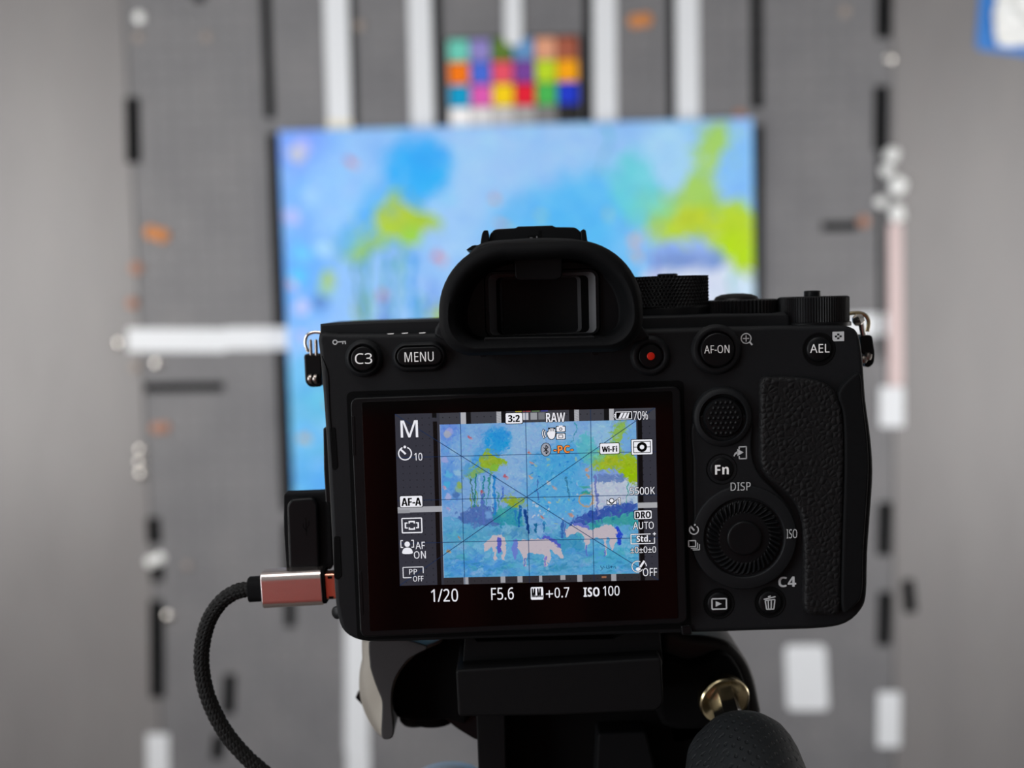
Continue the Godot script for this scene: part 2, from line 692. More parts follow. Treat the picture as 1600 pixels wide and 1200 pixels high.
func board() -> void:
	var root := thing("wall_back", Vector3(0, -1400, WALL), "", "", "", "structure")
	var g := Geo.new()
	g.box(Vector3(-1600, -1400, WALL - 60), Vector3(2000, 1200, WALL - 20))
	build(g, "backing", mats.board_backing, root, 0.0)
	for s in [[-1500.0, BOARD_LEFT - 2.0], [BOARD_RIGHT + 2.0, 1900.0]]:
		g = Geo.new()
		g.box(Vector3(s[0], -1400, WALL - 20), Vector3(s[1], 1200, WALL), 1.5)
		build(g, "side_board", mats.side_board_grey, root)
	# the perforated board: every hole is a hole, 8-sided, on a pitch of about 25 mm
	g = Geo.new()
	var pitch := (BOARD_RIGHT - BOARD_LEFT) / 46.0
	var hole := 2.4
	for iy in range(-34, 30):
		for ix in 46:
			var x := BOARD_LEFT + ix * pitch
			var y := iy * pitch
			var c := Vector2(x + pitch / 2, y + pitch / 2)
			for k in 8:
				var a := TAU * (k - 0.5) / 8
				var b := TAU * (k + 0.5) / 8
				var i0 := c + Vector2(cos(a), sin(a)) * hole
				var i1 := c + Vector2(cos(b), sin(b)) * hole
				var o0 := c + Vector2(cos(a), sin(a)) * (pitch / 2 / maxf(absf(cos(a)), absf(sin(a))))
				var o1 := c + Vector2(cos(b), sin(b)) * (pitch / 2 / maxf(absf(cos(b)), absf(sin(b))))
				if k % 2 == 1:
					var corner := c + Vector2(signf(cos(TAU * k / 8)), signf(sin(TAU * k / 8))) * pitch / 2
					g.tri(Vector3(o0.x, o0.y, WALL), Vector3(corner.x, corner.y, WALL), Vector3(o1.x, o1.y, WALL))
				g.quad(Vector3(i0.x, i0.y, WALL), Vector3(o0.x, o0.y, WALL), Vector3(o1.x, o1.y, WALL), Vector3(i1.x, i1.y, WALL))
				g.quad(Vector3(i0.x, i0.y, WALL - 12), Vector3(i0.x, i0.y, WALL), Vector3(i1.x, i1.y, WALL), Vector3(i1.x, i1.y, WALL - 12))
	build(g, "perforated_board", mats.board_grey, root, 0.0)
	for s in [[-1400.0, -34 * pitch], [30 * pitch, 1200.0]]:
		g = Geo.new()
		g.box(Vector3(BOARD_LEFT, s[0], WALL - 20), Vector3(BOARD_RIGHT, s[1], WALL))
		build(g, "plain_board", mats.board_grey, root, 0.0)


func strip(called: String, pts: Array, m: Material, label: String, category: String, group: String, thick := 0.8, lift := 0.0, corner := 4.0) -> MeshInstance3D:
	var outline := rounded(pts, corner, 4)
	var mid := Vector2.ZERO
	for q in outline:
		mid += q / outline.size()
	var g := Geo.new()
	g.prism(outline, WALL + lift, WALL + lift + thick, 0.3)
	return solo(g, called, m, Vector3(mid.x, mid.y, WALL + lift), label, category, group)


func tapes() -> void:
	var wg := "white tape on the board"
	var bg := "black tape on the board"
	strip("white_tape_strip", [Vector2(-265.72, 507.31), Vector2(-229.43, 506.36), Vector2(-231.76, 265.08), Vector2(-267.46, 266.03)], mats.white_tape, "white tape strip with a cream lower end above the painting, farthest from the green crown", "tape", wg)
	strip("white_tape_strip", [Vector2(-268.13, 273.67), Vector2(-230.51, 272.67), Vector2(-230.22, 254.56), Vector2(-268.83, 255.58)], mats.cream_tape, "short cream end of tape stuck over a white strip at the painting's top edge", "tape", wg, 0.8, 0.9)
	strip("white_tape_strip", [Vector2(-139.65, 503.99), Vector2(-105.26, 503.08), Vector2(-106.56, 253.17), Vector2(-141.32, 254.09)], mats.white_tape, "white tape strip between the cream-ended strip and the colour card", "tape", wg)
	strip("white_tape_strip", [Vector2(4.61, 500.19), Vector2(30.41, 499.51), Vector2(29.07, 375.7), Vector2(2.17, 376.41)], mats.white_tape, "short white tape strip with a rounded end lapping over the colour card's top edge", "tape", wg, 0.8, 3.2, 14.0)
	strip("white_tape_strip", [Vector2(137.45, 496.69), Vector2(171.86, 495.78), Vector2(168.88, 252.5), Vector2(134.1, 253.43)], mats.white_tape, "white tape strip just beside the blue patch end of the colour card", "tape", wg)
	strip("white_tape_strip", [Vector2(260.76, 493.44), Vector2(295.18, 492.53), Vector2(293.6, 254.9), Vector2(258.82, 255.83)], mats.white_tape, "white tape strip above the painting on the side of the green tree crown", "tape", wg)
	strip("white_tape_strip", [Vector2(-585.26, -31.35), Vector2(-434.83, -36.39), Vector2(-436.43, -71.6), Vector2(-587.09, -66.55)], mats.white_tape, "outer half of the level white tape beside the painting, reaching the board's edge", "tape", wg)
	strip("white_tape_strip", [Vector2(-436.69, -34.38), Vector2(-332.07, -36.23), Vector2(-333.48, -70.46), Vector2(-438.25, -68.61)], mats.white_tape, "inner half of the level white tape, touching the painting's edge", "tape", wg, 0.8, 0.9)
	strip("white_tape_strip", [Vector2(368.53, -40.47), Vector2(589.72, -39.59), Vector2(589.65, -73.83), Vector2(368.14, -74.71)], mats.white_tape, "level white tape showing behind the strap ring of the camera's grip", "tape", wg)
	strip("white_tape_strip", [Vector2(-263.88, -329.09), Vector2(-226.27, -330.12), Vector2(-239.86, -705.39), Vector2(-278.07, -704.33)], mats.white_tape, "upright white tape strip passing behind the hooked clamp lever", "tape", wg)
	strip("white_tape_strip", [Vector2(-275.9, -700.25), Vector2(-238.71, -701.29), Vector2(-241.07, -794.62), Vector2(-278.41, -793.58)], mats.white_tape, "lower piece of upright white tape at the bottom, overlapping the longer strip", "tape", wg, 0.8, 0.9)
	strip("white_tape_patch", [Vector2(563.94, -151.78), Vector2(601.3, -152.79), Vector2(601.21, -215.09), Vector2(563.75, -214.07)], mats.white_tape, "white tape block below the pale pink strip beside the camera grip", "tape", wg, 0.9, 0.9)
	strip("white_tape_patch", [Vector2(414.71, -552.98), Vector2(478.71, -554.74), Vector2(483.05, -659.39), Vector2(417.77, -657.59)], mats.white_tape, "large white rectangle stuck on the board above the rubber handle", "tape", wg, 0.9, 0.0, 10.0)
	strip("white_tape_patch", [Vector2(559.48, -631.69), Vector2(595.6, -632.69), Vector2(594.45, -721.3), Vector2(558.2, -720.29)], mats.white_tape, "narrow white tape block low on the board's edge, beyond the large white rectangle", "tape", wg, 0.9, 0.9)
	strip("white_tape_patch", [Vector2(-588.15, -666.82), Vector2(-553.02, -667.79), Vector2(-556.04, -749.45), Vector2(-591.28, -748.47)], mats.white_tape, "white tape block at the bottom of the board's edge on the cable's side", "tape", wg, 0.9, 0.9)
	strip("pink_tape_strip", [Vector2(577.34, 97.68), Vector2(598.74, 97.11), Vector2(600.32, -152.76), Vector2(576.72, -152.12)], mats.pink_tape, "pale pink plastic strip along the board's edge above a white block", "strip", "", 3.0, 1.0, 8.0)
	# black tape: the long lines beside the painting and the white strips, and the short pieces along the edges
	strip("black_tape_strip", [Vector2(-360.24, 509.8), Vector2(-344.97, 509.4), Vector2(-346.18, 277.65), Vector2(-361.61, 278.06)], mats.slot_black, "long black tape line coming down to the painting's corner from the top", "tape", bg)
	strip("black_tape_strip", [Vector2(-358.65, 257.02), Vector2(-337.41, 256.46), Vector2(-337.9, -322.06), Vector2(-361.64, -321.41)], mats.slot_black, "long black tape line hugging the painting's edge on the cable's side", "tape", bg)
	strip("black_tape_strip", [Vector2(-360.33, -337.49), Vector2(-343.5, -337.95), Vector2(-347.32, -503.47), Vector2(-364.27, -503.01)], mats.slot_black, "black tape line below the painting, behind the silver cable plug", "tape", bg)
	strip("black_tape_strip", [Vector2(-228.47, 506.33), Vector2(-218.92, 506.08), Vector2(-221.28, 260.99), Vector2(-230.93, 261.25)], mats.slot_black, "thin black line beside the cream-ended white strip", "tape", bg)
	strip("black_tape_strip", [Vector2(-104.3, 503.06), Vector2(-90.93, 502.71), Vector2(-92.01, 254.69), Vector2(-105.53, 255.05)], mats.slot_black, "black line beside the white strip next to the colour card's white patches", "tape", bg)
	strip("black_tape_strip", [Vector2(124.06, 497.04), Vector2(137.45, 496.69), Vector2(133.14, 253.46), Vector2(119.62, 253.82)], mats.slot_black, "black line between the colour card and the white strip beside its blue patch", "tape", bg)
	strip("black_tape_strip", [Vector2(248.33, 493.76), Vector2(260.76, 493.44), Vector2(258.82, 255.83), Vector2(246.26, 256.16)], mats.slot_black, "black line beside the white strip on the green crown's side", "tape", bg)
	strip("black_tape_strip", [Vector2(373.59, 490.46), Vector2(390.81, 490.01), Vector2(389.47, 273.3), Vector2(372.09, 273.76)], mats.slot_black, "black tape line above the painting's corner on the green crown's side", "tape", bg)
	strip("black_tape_strip", [Vector2(370.84, 249.03), Vector2(389.2, 248.54), Vector2(382.95, -341.75), Vector2(364.12, -341.23)], mats.slot_black, "long black tape line hugging the painting's edge beside the green crown", "tape", bg)
	strip("black_tape_piece", [Vector2(-570.11, 315.92), Vector2(-548.93, 315.35), Vector2(-552.01, 217.29), Vector2(-573.28, 217.86)], mats.slot_black, "short black bar high on the board's edge on the cable's side", "tape", bg, 0.8, 0.9)
	strip("black_tape_piece", [Vector2(-460.35, 475.08), Vector2(-441.22, 474.57), Vector2(-442.23, 453.06), Vector2(-461.37, 453.56)], mats.slot_black, "black scrap at the very top between the edge and the long black line", "tape", bg)
	strip("black_tape_piece", [Vector2(-563.17, -116.32), Vector2(-441.47, -117.65), Vector2(-442.1, -131.43), Vector2(-563.87, -130.1)], mats.slot_black, "level black bar below the level white tape", "tape", bg)
	strip("black_tape_piece", [Vector2(-570.74, -323.72), Vector2(-549.97, -324.28), Vector2(-550.09, -366.44), Vector2(-570.9, -365.87)], mats.slot_black, "small black block above the pair of bright pins on the edge", "tape", bg, 0.8, 0.9)
	strip("black_tape_piece", [Vector2(-567.67, -400.2), Vector2(-547.82, -400.74), Vector2(-549.02, -424.94), Vector2(-568.89, -424.39)], mats.slot_black, "smallest black block just below the pair of bright pins", "tape", bg, 0.8, 0.9)
	strip("black_tape_piece", [Vector2(-572.4, -454.65), Vector2(-550.52, -455.25), Vector2(-557.2, -610.06), Vector2(-579.22, -609.46)], mats.slot_black, "tall black bar low on the board's edge beside a single pin", "tape", bg, 0.8, 0.9)
	strip("black_tape_piece", [Vector2(-463.36, -574.74), Vector2(-443.36, -575.29), Vector2(-448.26, -639.79), Vector2(-468.31, -639.24)], mats.slot_black, "black bar seen just behind the falling braided cable", "tape", bg)
	strip("black_tape_piece", [Vector2(-483.83, -670.74), Vector2(-463.84, -673.36), Vector2(-470.71, -713.47), Vector2(-489.71, -710.87)], mats.slot_black, "slanting black scrap under the falling braided cable", "tape", bg)
	strip("black_tape_piece", [Vector2(561.97, 466.81), Vector2(583.03, 466.25), Vector2(581.86, 372.37), Vector2(560.71, 372.93)], mats.slot_black, "black bar at the top of the board's edge on the grip's side", "tape", bg, 0.8, 0.9)
	strip("black_tape_piece", [Vector2(557.59, 303.02), Vector2(578.81, 302.46), Vector2(577.6, 205.32), Vector2(556.3, 205.89)], mats.slot_black, "black bar below the topmost one on the grip's side", "tape", bg, 0.8, 0.9)
	strip("black_tape_piece", [Vector2(561.14, 205.76), Vector2(568.89, 205.55), Vector2(570.94, -108.65), Vector2(563.08, -108.44)], mats.slot_black, "thin black line beside the pale pink strip", "tape", bg, 0.8, 0.0)
	strip("black_tape_piece", [Vector2(561.42, -330.59), Vector2(582.22, -331.16), Vector2(580.05, -415.51), Vector2(559.17, -414.94)], mats.slot_black, "black bar on the edge beside the lower part of the camera grip", "tape", bg, 0.8, 0.9)
	strip("black_tape_piece", [Vector2(560.98, -471.59), Vector2(581.91, -472.17), Vector2(579.72, -557.53), Vector2(558.71, -556.95)], mats.slot_black, "black bar on the edge just below the camera's lower corner", "tape", bg, 0.8, 0.9)
	strip("black_tape_piece", [Vector2(596.89, -455.37), Vector2(615.81, -452.85), Vector2(621.76, -505.73), Vector2(601.79, -508.23)], mats.slot_black, "leaning black scrap on the plain board past the edge", "tape", bg)
	strip("black_tape_piece", [Vector2(477.14, 101.34), Vector2(531.62, 100.84), Vector2(531.56, 87.32), Vector2(477.05, 87.81)], mats.slot_black, "small level black bar ending at an orange dot", "tape", bg)
	# the blue card with its clear film, high on the side board
	var root := thing("blue_pouch", Vector3(781.65, 394.8, -1490), "blue card in shiny clear film hanging at the top corner of the side board", "pouch")
	var g := Geo.new()
	g.prism(rounded([Vector2(719.92, 481.34), Vector2(877.86, 477.17), Vector2(869.82, 326.95), Vector2(709.81, 352.94)], 9.0), WALL, WALL + 3.0, 1.0)
	build(g, "card", mats.blue_card, root)
	g = Geo.new()      # crumpled film: a folded sheet with a thickness
	var rng := RandomNumberGenerator.new()
	rng.seed = 4
	var o := [Vector2(736.23, 471.56), Vector2(744.43, 356.74)]
	var nx := 9
	var ny := 8
	var grid := []
	for j in ny + 1:
		var row := []
		for i in nx + 1:
			row.append(Vector3(o[0].x + i * 13.0 + rng.randf_range(-4, 4), lerpf(o[1].y, o[0].y, float(j) / ny) - i * 1.6 + rng.randf_range(-4, 4), WALL + 5.0 + rng.randf_range(0, 9)))
		grid.append(row)
	for j in ny:
		for i in nx:
			g.quad(grid[j][i], grid[j][i + 1], grid[j + 1][i + 1], grid[j + 1][i])
			var d := Vector3(0, 0, -1.2)
			g.quad(grid[j][i] + d, grid[j + 1][i] + d, grid[j + 1][i + 1] + d, grid[j][i + 1] + d)
	build(g, "crumpled_film", mats.film_white, root, 15.0)


func painting() -> void:
	var q := [Vector2(-338.34, 257.44), Vector2(369.94, 254.77)]
	var w: float = q[1].x - q[0].x
	var h := w * 0.79
	var x0: float = q[0].x
	var y1: float = q[0].y
	var root := thing("painting", Vector3(x0 + w / 2, y1 - h, WALL), "bright blue landscape painting of trees, a white house and three pale horses", "painting")
	var g := Geo.new()
	g.box(Vector3(x0, y1 - h, WALL + 1.7), Vector3(x0 + w, y1, WALL + 20), 1.2)
	build(g, "canvas", mats.canvas_edge, root)
	g = Geo.new()
	var z := WALL + 20.15
	g.quad(Vector3(x0 + 1, y1 - h + 1, z), Vector3(x0 + w - 1, y1 - h + 1, z), Vector3(x0 + w - 1, y1 - 1, z), Vector3(x0 + 1, y1 - 1, z))
	for p in g.v:
		g.uv.append(Vector2((p.x - x0) / w, (y1 - p.y) / h))
	var art := paint_landscape()
	var m := mat("oil_paint", Color.WHITE, 0.5, 0.35)
	m.albedo_texture = ImageTexture.create_from_image(art)
	build(g, "painted_face", m, root, 0.0)
	picture = art


var picture: Image

func colour_card() -> void:
	var r: Rect2 = Rect2(-85.04, 250.92, 201.27, 139.23)
	var root := thing("colour_card", Vector3(r.get_center().x, r.position.y, WALL), "small photographic colour reference card with four rows of patches above the painting", "colour card")
	var g := Geo.new()
	g.prism(box_outline(r, 4.0), WALL, WALL + 2.5, 0.6)
	build(g, "card", mats.slot_black, root)
	var rows := [
		["6fd0bd", "9289cc", "5f7f35", "6596c8", "e0a283", "a65d48"],
		["f87e10", "4a70dc", "ec566c", "7a46a0", "bede2a", "fcac10"],
		["06a0d0", "e25eb8", "fcd614", "e82038", "4cbc58", "203cd0"],
		["fcfcfc", "e2e2e2", "cacaca", "aaaaaa", "828282", "2c2c2c"]]
	var names := ["pale teal", "lavender", "olive green", "sky blue", "light peach", "brown", "orange", "royal blue", "coral pink", "purple", "lime", "amber", "cyan", "magenta pink", "yellow", "red", "green", "deep blue", "white", "pale grey", "light grey", "mid grey", "dark grey", "black"]
	var s := Vector2(r.size.x - 6.0, r.size.y - 5.0) / Vector2(6, 4)
	for j in 4:
		for i in 6:
			var c := Vector2(r.position.x + 2.0 + (i + 0.5) * s.x, r.end.y - 2.5 - (j + 0.5) * s.y)
			g = Geo.new()
			g.prism(box_outline(Rect2(c - s * 0.475, s * 0.95), 1.5, 2), WALL + 2.4, WALL + 2.9, 0.15)
			var o := build(g, "patch", mat("patch_" + rows[j][i], Color(rows[j][i]), 0.6, 0.3), root, 30.0)
			o.set_meta("label", names[j * 6 + i] + " patch")


func pin(at: Vector2, r: float, m: Material, called: String, label: String, category: String, group: String) -> void:
	var g := Geo.new()
	var prof := [Vector2(r, 0.0), Vector2(r, r * 0.12)]
	for k in range(1, 6):
		prof.append(Vector2(r * cos(k * PI / 10), r * (0.12 + 0.55 * sin(k * PI / 10))))
	g.lathe(prof, Vector3(at.x, at.y, WALL + 0.05), Vector3.BACK, 24)
	solo(g, called, m, Vector3(at.x, at.y, WALL), label, category, group)


func pins() -> void:
	var cg := "shiny pins round the board's edges"
	var bgp := "orange and brown tacks on the board"
	pin(Vector2(-542.8, 433.12), 9.0, mats.film_white, "push_pin", "bright pin near the top of the board's edge, above a faint tan tack", "pin", cg)
	pin(Vector2(-598.06, -53.5), 9.0, mats.chrome, "push_pin", "chrome pin at the outer end of the level white tape", "pin", cg)
	pin(Vector2(-542.92, -86.37), 9.0, mats.chrome, "push_pin", "chrome pin just under the outer level white tape", "pin", cg)
	pin(Vector2(-574.2, -218.83), 8.0, mats.chrome, "push_pin", "uppermost of three chrome pins in an upright row", "pin", cg)
	pin(Vector2(-576.15, -237.66), 8.0, mats.chrome, "push_pin", "middle one of three chrome pins in an upright row", "pin", cg)
	pin(Vector2(-575.09, -255.61), 9.0, mats.chrome, "push_pin", "lowest of three chrome pins in an upright row", "pin", cg)
	pin(Vector2(-567.26, -394.09), 9.0, mats.film_white, "push_pin", "outer pin of the bright pair between two black blocks", "pin", cg)
	pin(Vector2(-553.08, -388.43), 9.0, mats.film_white, "push_pin", "inner pin of the bright pair between two black blocks", "pin", cg)
	pin(Vector2(-544.72, -480.68), 9.0, mats.chrome, "push_pin", "chrome pin on the flank of the tall black bar", "pin", cg)
	pin(Vector2(-511.01, -401.68), 6.0, mats.tan_dot, "push_pin", "faint grey pin on the board next to the bright pair", "pin", cg)
	pin(Vector2(581.69, 343.05), 9.0, mats.chrome, "push_pin", "chrome pin between the two upper black bars on the grip's side", "pin", cg)
	pin(Vector2(-546.21, 404.07), 7.0, mats.tan_dot, "tack", "faint tan tack below the bright pin near the top", "tack", bgp)
	pin(Vector2(-443.62, 401.35), 7.0, mats.tan_dot, "tack", "faint tan tack between the edge and the long black line", "tack", bgp)
	pin(Vector2(-213.74, 412.2), 8.0, mats.tan_dot, "tack", "dull tan tack between the first two white strips above the painting", "tack", bgp)
	pin(Vector2(199.81, 407.84), 11.0, mats.worn_orange, "tack", "orange tack between the two white strips above the green crown, first of two touching", "tack", bgp)
	pin(Vector2(214.24, 409.34), 11.0, mats.worn_orange, "tack", "orange tack between the two white strips above the green crown, second of two touching", "tack", bgp)
	pin(Vector2(-540.71, 113.16), 11.0, mats.worn_orange, "tack", "outer one of two touching orange tacks on the cable side of the board", "tack", bgp)
	pin(Vector2(-524.45, 107.89), 11.0, mats.worn_orange, "tack", "inner one of two touching orange tacks on the cable side of the board", "tack", bgp)
	pin(Vector2(-566.79, 59.67), 10.0, mats.worn_brown, "tack", "brown tack on the board's edge below the orange pair", "tack", bgp)
	pin(Vector2(-575.39, 6.45), 9.0, mats.worn_brown, "tack", "brown tack on the board's edge above the level white tape", "tack", bgp)
	pin(Vector2(-575.53, -91.38), 8.0, mats.tan_dot, "tack", "faint tan tack beside the chrome pin under the white tape", "tack", bgp)
	pin(Vector2(-548.88, -185.8), 9.0, mats.worn_brown, "tack", "brown tack above the row of three chrome pins, outer of two", "tack", bgp)
	pin(Vector2(-536.05, -185.16), 9.0, mats.worn_brown, "tack", "brown tack above the row of three chrome pins, inner of two", "tack", bgp)
	pin(Vector2(354.54, 264.66), 9.0, mats.worn_brown, "tack", "brown tack above the painting's corner on the green crown's side", "tack", bgp)
	pin(Vector2(513.72, 413.64), 8.0, mats.tan_dot, "tack", "faint tan tack at the top between black line and black bar", "tack", bgp)
	pin(Vector2(540.28, 100.59), 9.5, mats.worn_brown, "tack", "brown tack at the end of the small level black bar", "tack", bgp)
	# scraps of crumpled clear film over the pink strip: facets that glint
	var rng := RandomNumberGenerator.new()
	rng.seed = 9
	var spots := [[Vector2(582.33, 199.42), 12.0, "uppermost"], [Vector2(576.46, 175.62), 11.0, "second from the top"], [Vector2(592.9, 152.15), 15.0, "largest"], [Vector2(565.66, 128.83), 9.0, "smallest"], [Vector2(589.91, 111.8), 14.0, "lowest"]]
	for s in spots:
		var g := Geo.new()
		var rings := []
		for k in 4:
			var ring := PackedVector3Array()
			for i in 7:
				var a := TAU * i / 7 + k * 0.35
				var rr: float = s[1] * [1.0, 0.95, 0.7, 0.25][k] * rng.randf_range(0.75, 1.15)
				ring.append(Vector3(s[0].x + cos(a) * rr, s[0].y + sin(a) * rr, WALL + 1.8 + [0.0, 0.25, 0.5, 0.65][k] * s[1] * rng.randf_range(0.85, 1.1)))
			rings.append(ring)
		g.loft(rings)
		solo(g, "film_scrap", mats.film_white, Vector3(s[0].x, s[0].y, WALL), s[2] + " of the glinting crumpled scraps above the pale pink strip", "scrap", "crumpled scraps above the pink strip", 10.0)


# ---------------------------------------------------------------- the painted landscape (print only: a flat picture)

const PW := 720
const PH := 569
var px := PackedFloat32Array()

func pp(x: float, y: float) -> Vector2:       # measured on the little display, turned to the canvas
	return Vector2((x - 303.0 - (y - 148.0) * 0.026) / 1073.0 * PW, (y - 148.0 + (x - 303.0) * 0.0186) / 837.0 * PH)


func dab(c: Vector2, rx: float, ry: float, turn: float, col: Color, alpha: float, hard := 0.35) -> void:
	var reach := int(ceilf(maxf(rx, ry)))
	var cs := cos(turn)
	var sn := sin(turn)
	for y in range(maxi(0, int(c.y) - reach), mini(PH, int(c.y) + reach + 1)):
		for x in range(maxi(0, int(c.x) - reach), mini(PW, int(c.x) + reach + 1)):
			var dx := x - c.x
			var dy := y - c.y
			var u := (dx * cs + dy * sn) / rx
			var v := (dy * cs - dx * sn) / ry
			var d := u * u + v * v
			if d < 1.0:
				var a := alpha * clampf((1.0 - d) / (1.0 - hard), 0.0, 1.0)
				var k := (y * PW + x) * 3
				px[k] += (col.r - px[k]) * a
				px[k + 1] += (col.g - px[k + 1]) * a
				px[k + 2] += (col.b - px[k + 2]) * a


func area(pts: Array, col: Color, alpha := 1.0) -> void:
	var p := PackedVector2Array()
	var lo := Vector2.INF
	var hi := -Vector2.INF
	for q in pts:
		var w := pp(q.x, q.y)
		p.append(w)
		lo = lo.min(w)
		hi = hi.max(w)
	p = smooth_loop(Array(p), 4)
	for y in range(maxi(0, int(lo.y)), mini(PH, int(hi.y) + 2)):
		for x in range(maxi(0, int(lo.x)), mini(PW, int(hi.x) + 2)):
			if Geometry2D.is_point_in_polygon(Vector2(x, y), p):
				var k := (y * PW + x) * 3
				px[k] += (col.r - px[k]) * alpha
				px[k + 1] += (col.g - px[k + 1]) * alpha
				px[k + 2] += (col.b - px[k + 2]) * alpha


func brush(x0: float, y0: float, x1: float, y1: float, w: float, col: Color, alpha := 0.85) -> void:
	var a := pp(x0, y0)
	var b := pp(x1, y1)
	var n := maxi(2, int(a.distance_to(b) / maxf(1.5, w * 0.4)))
	for i in n + 1:
		var t := float(i) / n
		dab(a.lerp(b, t), w * (1.0 - 0.3 * t), w * (1.0 - 0.3 * t), 0, col, alpha, 0.5)


func spot(x: float, y: float, rx: float, ry: float, col: Color, alpha := 0.9, turn := 0.0) -> void:
	dab(pp(x, y), rx * 0.67, ry * 0.68, turn, col, alpha)


func paint_landscape() -> Image:
	var rng := RandomNumberGenerator.new()
	rng.seed = 11
	px.resize(PW * PH * 3)
	var sky := Color("86b6f2")
	for i in PW * PH:
		px[i * 3] = sky.r
		px[i * 3 + 1] = sky.g
		px[i * 3 + 2] = sky.b
	# sky: pale in the middle, stronger blue at the side
	spot(350, 260, 120, 260, Color("6fa4f4"), 0.8)
	spot(340, 180, 80, 60, Color("6f93f2"), 0.8)
	spot(440, 300, 90, 130, Color("8cc0fb"), 0.7)
	spot(740, 300, 130, 260, Color("98c6fa"), 0.8)
	spot(900, 200, 200, 110, Color("97c4fb"), 0.8)
	spot(1180, 220, 90, 110, Color("9fd2fb"), 0.9)
	spot(1340, 240, 60, 120, Color("7db8fa"), 0.9)
	spot(1000, 330, 130, 110, Color("52b2f3"), 0.8)
	spot(900, 370, 150, 110, Color("4fabee"), 0.7)
	spot(950, 520, 230, 190, Color("58b4f2"), 0.8)
	spot(345, 480, 90, 120, Color("5b9df2"), 0.8)
	spot(520, 370, 70, 60, Color("5d9df5"), 0.8)
	# the azure tree and its leaves
	spot(615, 235, 92, 85, Color("2f9fee"), 0.95)
	spot(640, 200, 60, 40, Color("3a9af0"), 0.8)
	spot(560, 330, 90, 90, Color("4aa4ea"), 0.7)
	spot(470, 400, 50, 60, Color("4f9fd8"), 0.7)
	area([Vector2(515, 330), Vector2(560, 295), Vector2(610, 330), Vector2(668, 345), Vector2(640, 375), Vector2(600, 400), Vector2(560, 385), Vector2(520, 370)], Color("95b838"))
	spot(600, 380, 36, 18, Color("7fc24a"), 0.8)
	spot(560, 330, 40, 26, Color("9ab440"), 0.7)
	area([Vector2(440, 425), Vector2(480, 395), Vector2(520, 375), Vector2(545, 395), Vector2(510, 420), Vector2(470, 440)], Color("86b455"), 0.85)
	area([Vector2(655, 560), Vector2(690, 535), Vector2(730, 545), Vector2(765, 560), Vector2(740, 595), Vector2(690, 600)], Color("93b23c"))
	# the blue-green corner tree
	area([Vector2(1050, 240), Vector2(1100, 200), Vector2(1160, 260), Vector2(1170, 330), Vector2(1120, 370), Vector2(1060, 310)], Color("5fc6d2"), 0.8)
	area([Vector2(1260, 150), Vector2(1330, 135), Vector2(1305, 200), Vector2(1285, 260), Vector2(1300, 310), Vector2(1378, 330), Vector2(1380, 470), Vector2(1330, 460), Vector2(1270, 400), Vector2(1220, 385), Vector2(1140, 400), Vector2(1140, 340), Vector2(1210, 290), Vector2(1245, 220)], Color("93c25c"))
	area([Vector2(1150, 345), Vector2(1250, 320), Vector2(1380, 340), Vector2(1380, 470), Vector2(1330, 455), Vector2(1270, 395), Vector2(1150, 390)], Color("a0c02e"))
	spot(1330, 420, 60, 50, Color("9cc81c"), 0.9)
	spot(1230, 350, 60, 26, Color("b4c03a"), 0.7)
	spot(1150, 320, 60, 50, Color("70c8b0"), 0.6)
	# house
	area([Vector2(1160, 400), Vector2(1250, 395), Vector2(1300, 420), Vector2(1290, 440), Vector2(1160, 430)], Color("8cb0f4"))
	area([Vector2(1165, 425), Vector2(1290, 420), Vector2(1335, 465), Vector2(1170, 470)], Color("6f8cc8"))
	area([Vector2(1135, 470), Vector2(1335, 462), Vector2(1345, 590), Vector2(1130, 600)], Color("cfdcf2"))
	area([Vector2(1335, 465), Vector2(1382, 470), Vector2(1384, 585), Vector2(1340, 590)], Color("c4dcf4"))
	# hills and meadow
	area([Vector2(310, 680), Vector2(420, 650), Vector2(520, 690), Vector2(720, 650), Vector2(860, 760), Vector2(1000, 690), Vector2(1384, 620), Vector2(1392, 972), Vector2(322, 990)], Color("66b0e4"))
	area([Vector2(400, 660), Vector2(460, 600), Vector2(520, 580), Vector2(610, 610), Vector2(640, 690), Vector2(520, 700)], Color("4a66b0"), 0.85)
	area([Vector2(590, 640), Vector2(680, 590), Vector2(730, 610), Vector2(760, 700), Vector2(620, 690)], Color("2f96a8"), 0.8)
	area([Vector2(1010, 690), Vector2(1090, 640), Vector2(1200, 600), Vector2(1384, 578), Vector2(1385, 625), Vector2(1210, 655), Vector2(1110, 690), Vector2(1040, 715)], Color("3c58ae"))
	area([Vector2(1110, 695), Vector2(1210, 660), Vector2(1385, 628), Vector2(1387, 690), Vector2(1260, 700), Vector2(1130, 720)], Color("3d9fa0"), 0.9)
	spot(440, 760, 160, 70, Color("58a8d0"), 0.7)
	spot(700, 740, 150, 40, Color("5a98b4"), 0.6)
	spot(500, 920, 200, 70, Color("4a94ea"), 0.8)
	spot(1000, 800, 120, 70, Color("3c92c0"), 0.7)
	spot(1250, 860, 160, 90, Color("4ab0da"), 0.7)
	spot(900, 930, 130, 26, Color("2f88b0"), 0.7)
	spot(1200, 940, 170, 30, Color("58b2e8"), 0.7)
	for i in 90:
		spot(rng.randf_range(310, 1385), rng.randf_range(700, 975), rng.randf_range(20, 60), rng.randf_range(10, 26), [Color("8cccf4"), Color("5aa4f0"), Color("68c0e0"), Color("4a90d4"), Color("94c0f2"), Color("52b0c4")][i % 6], 0.65, rng.randf_range(-0.5, 0.5))
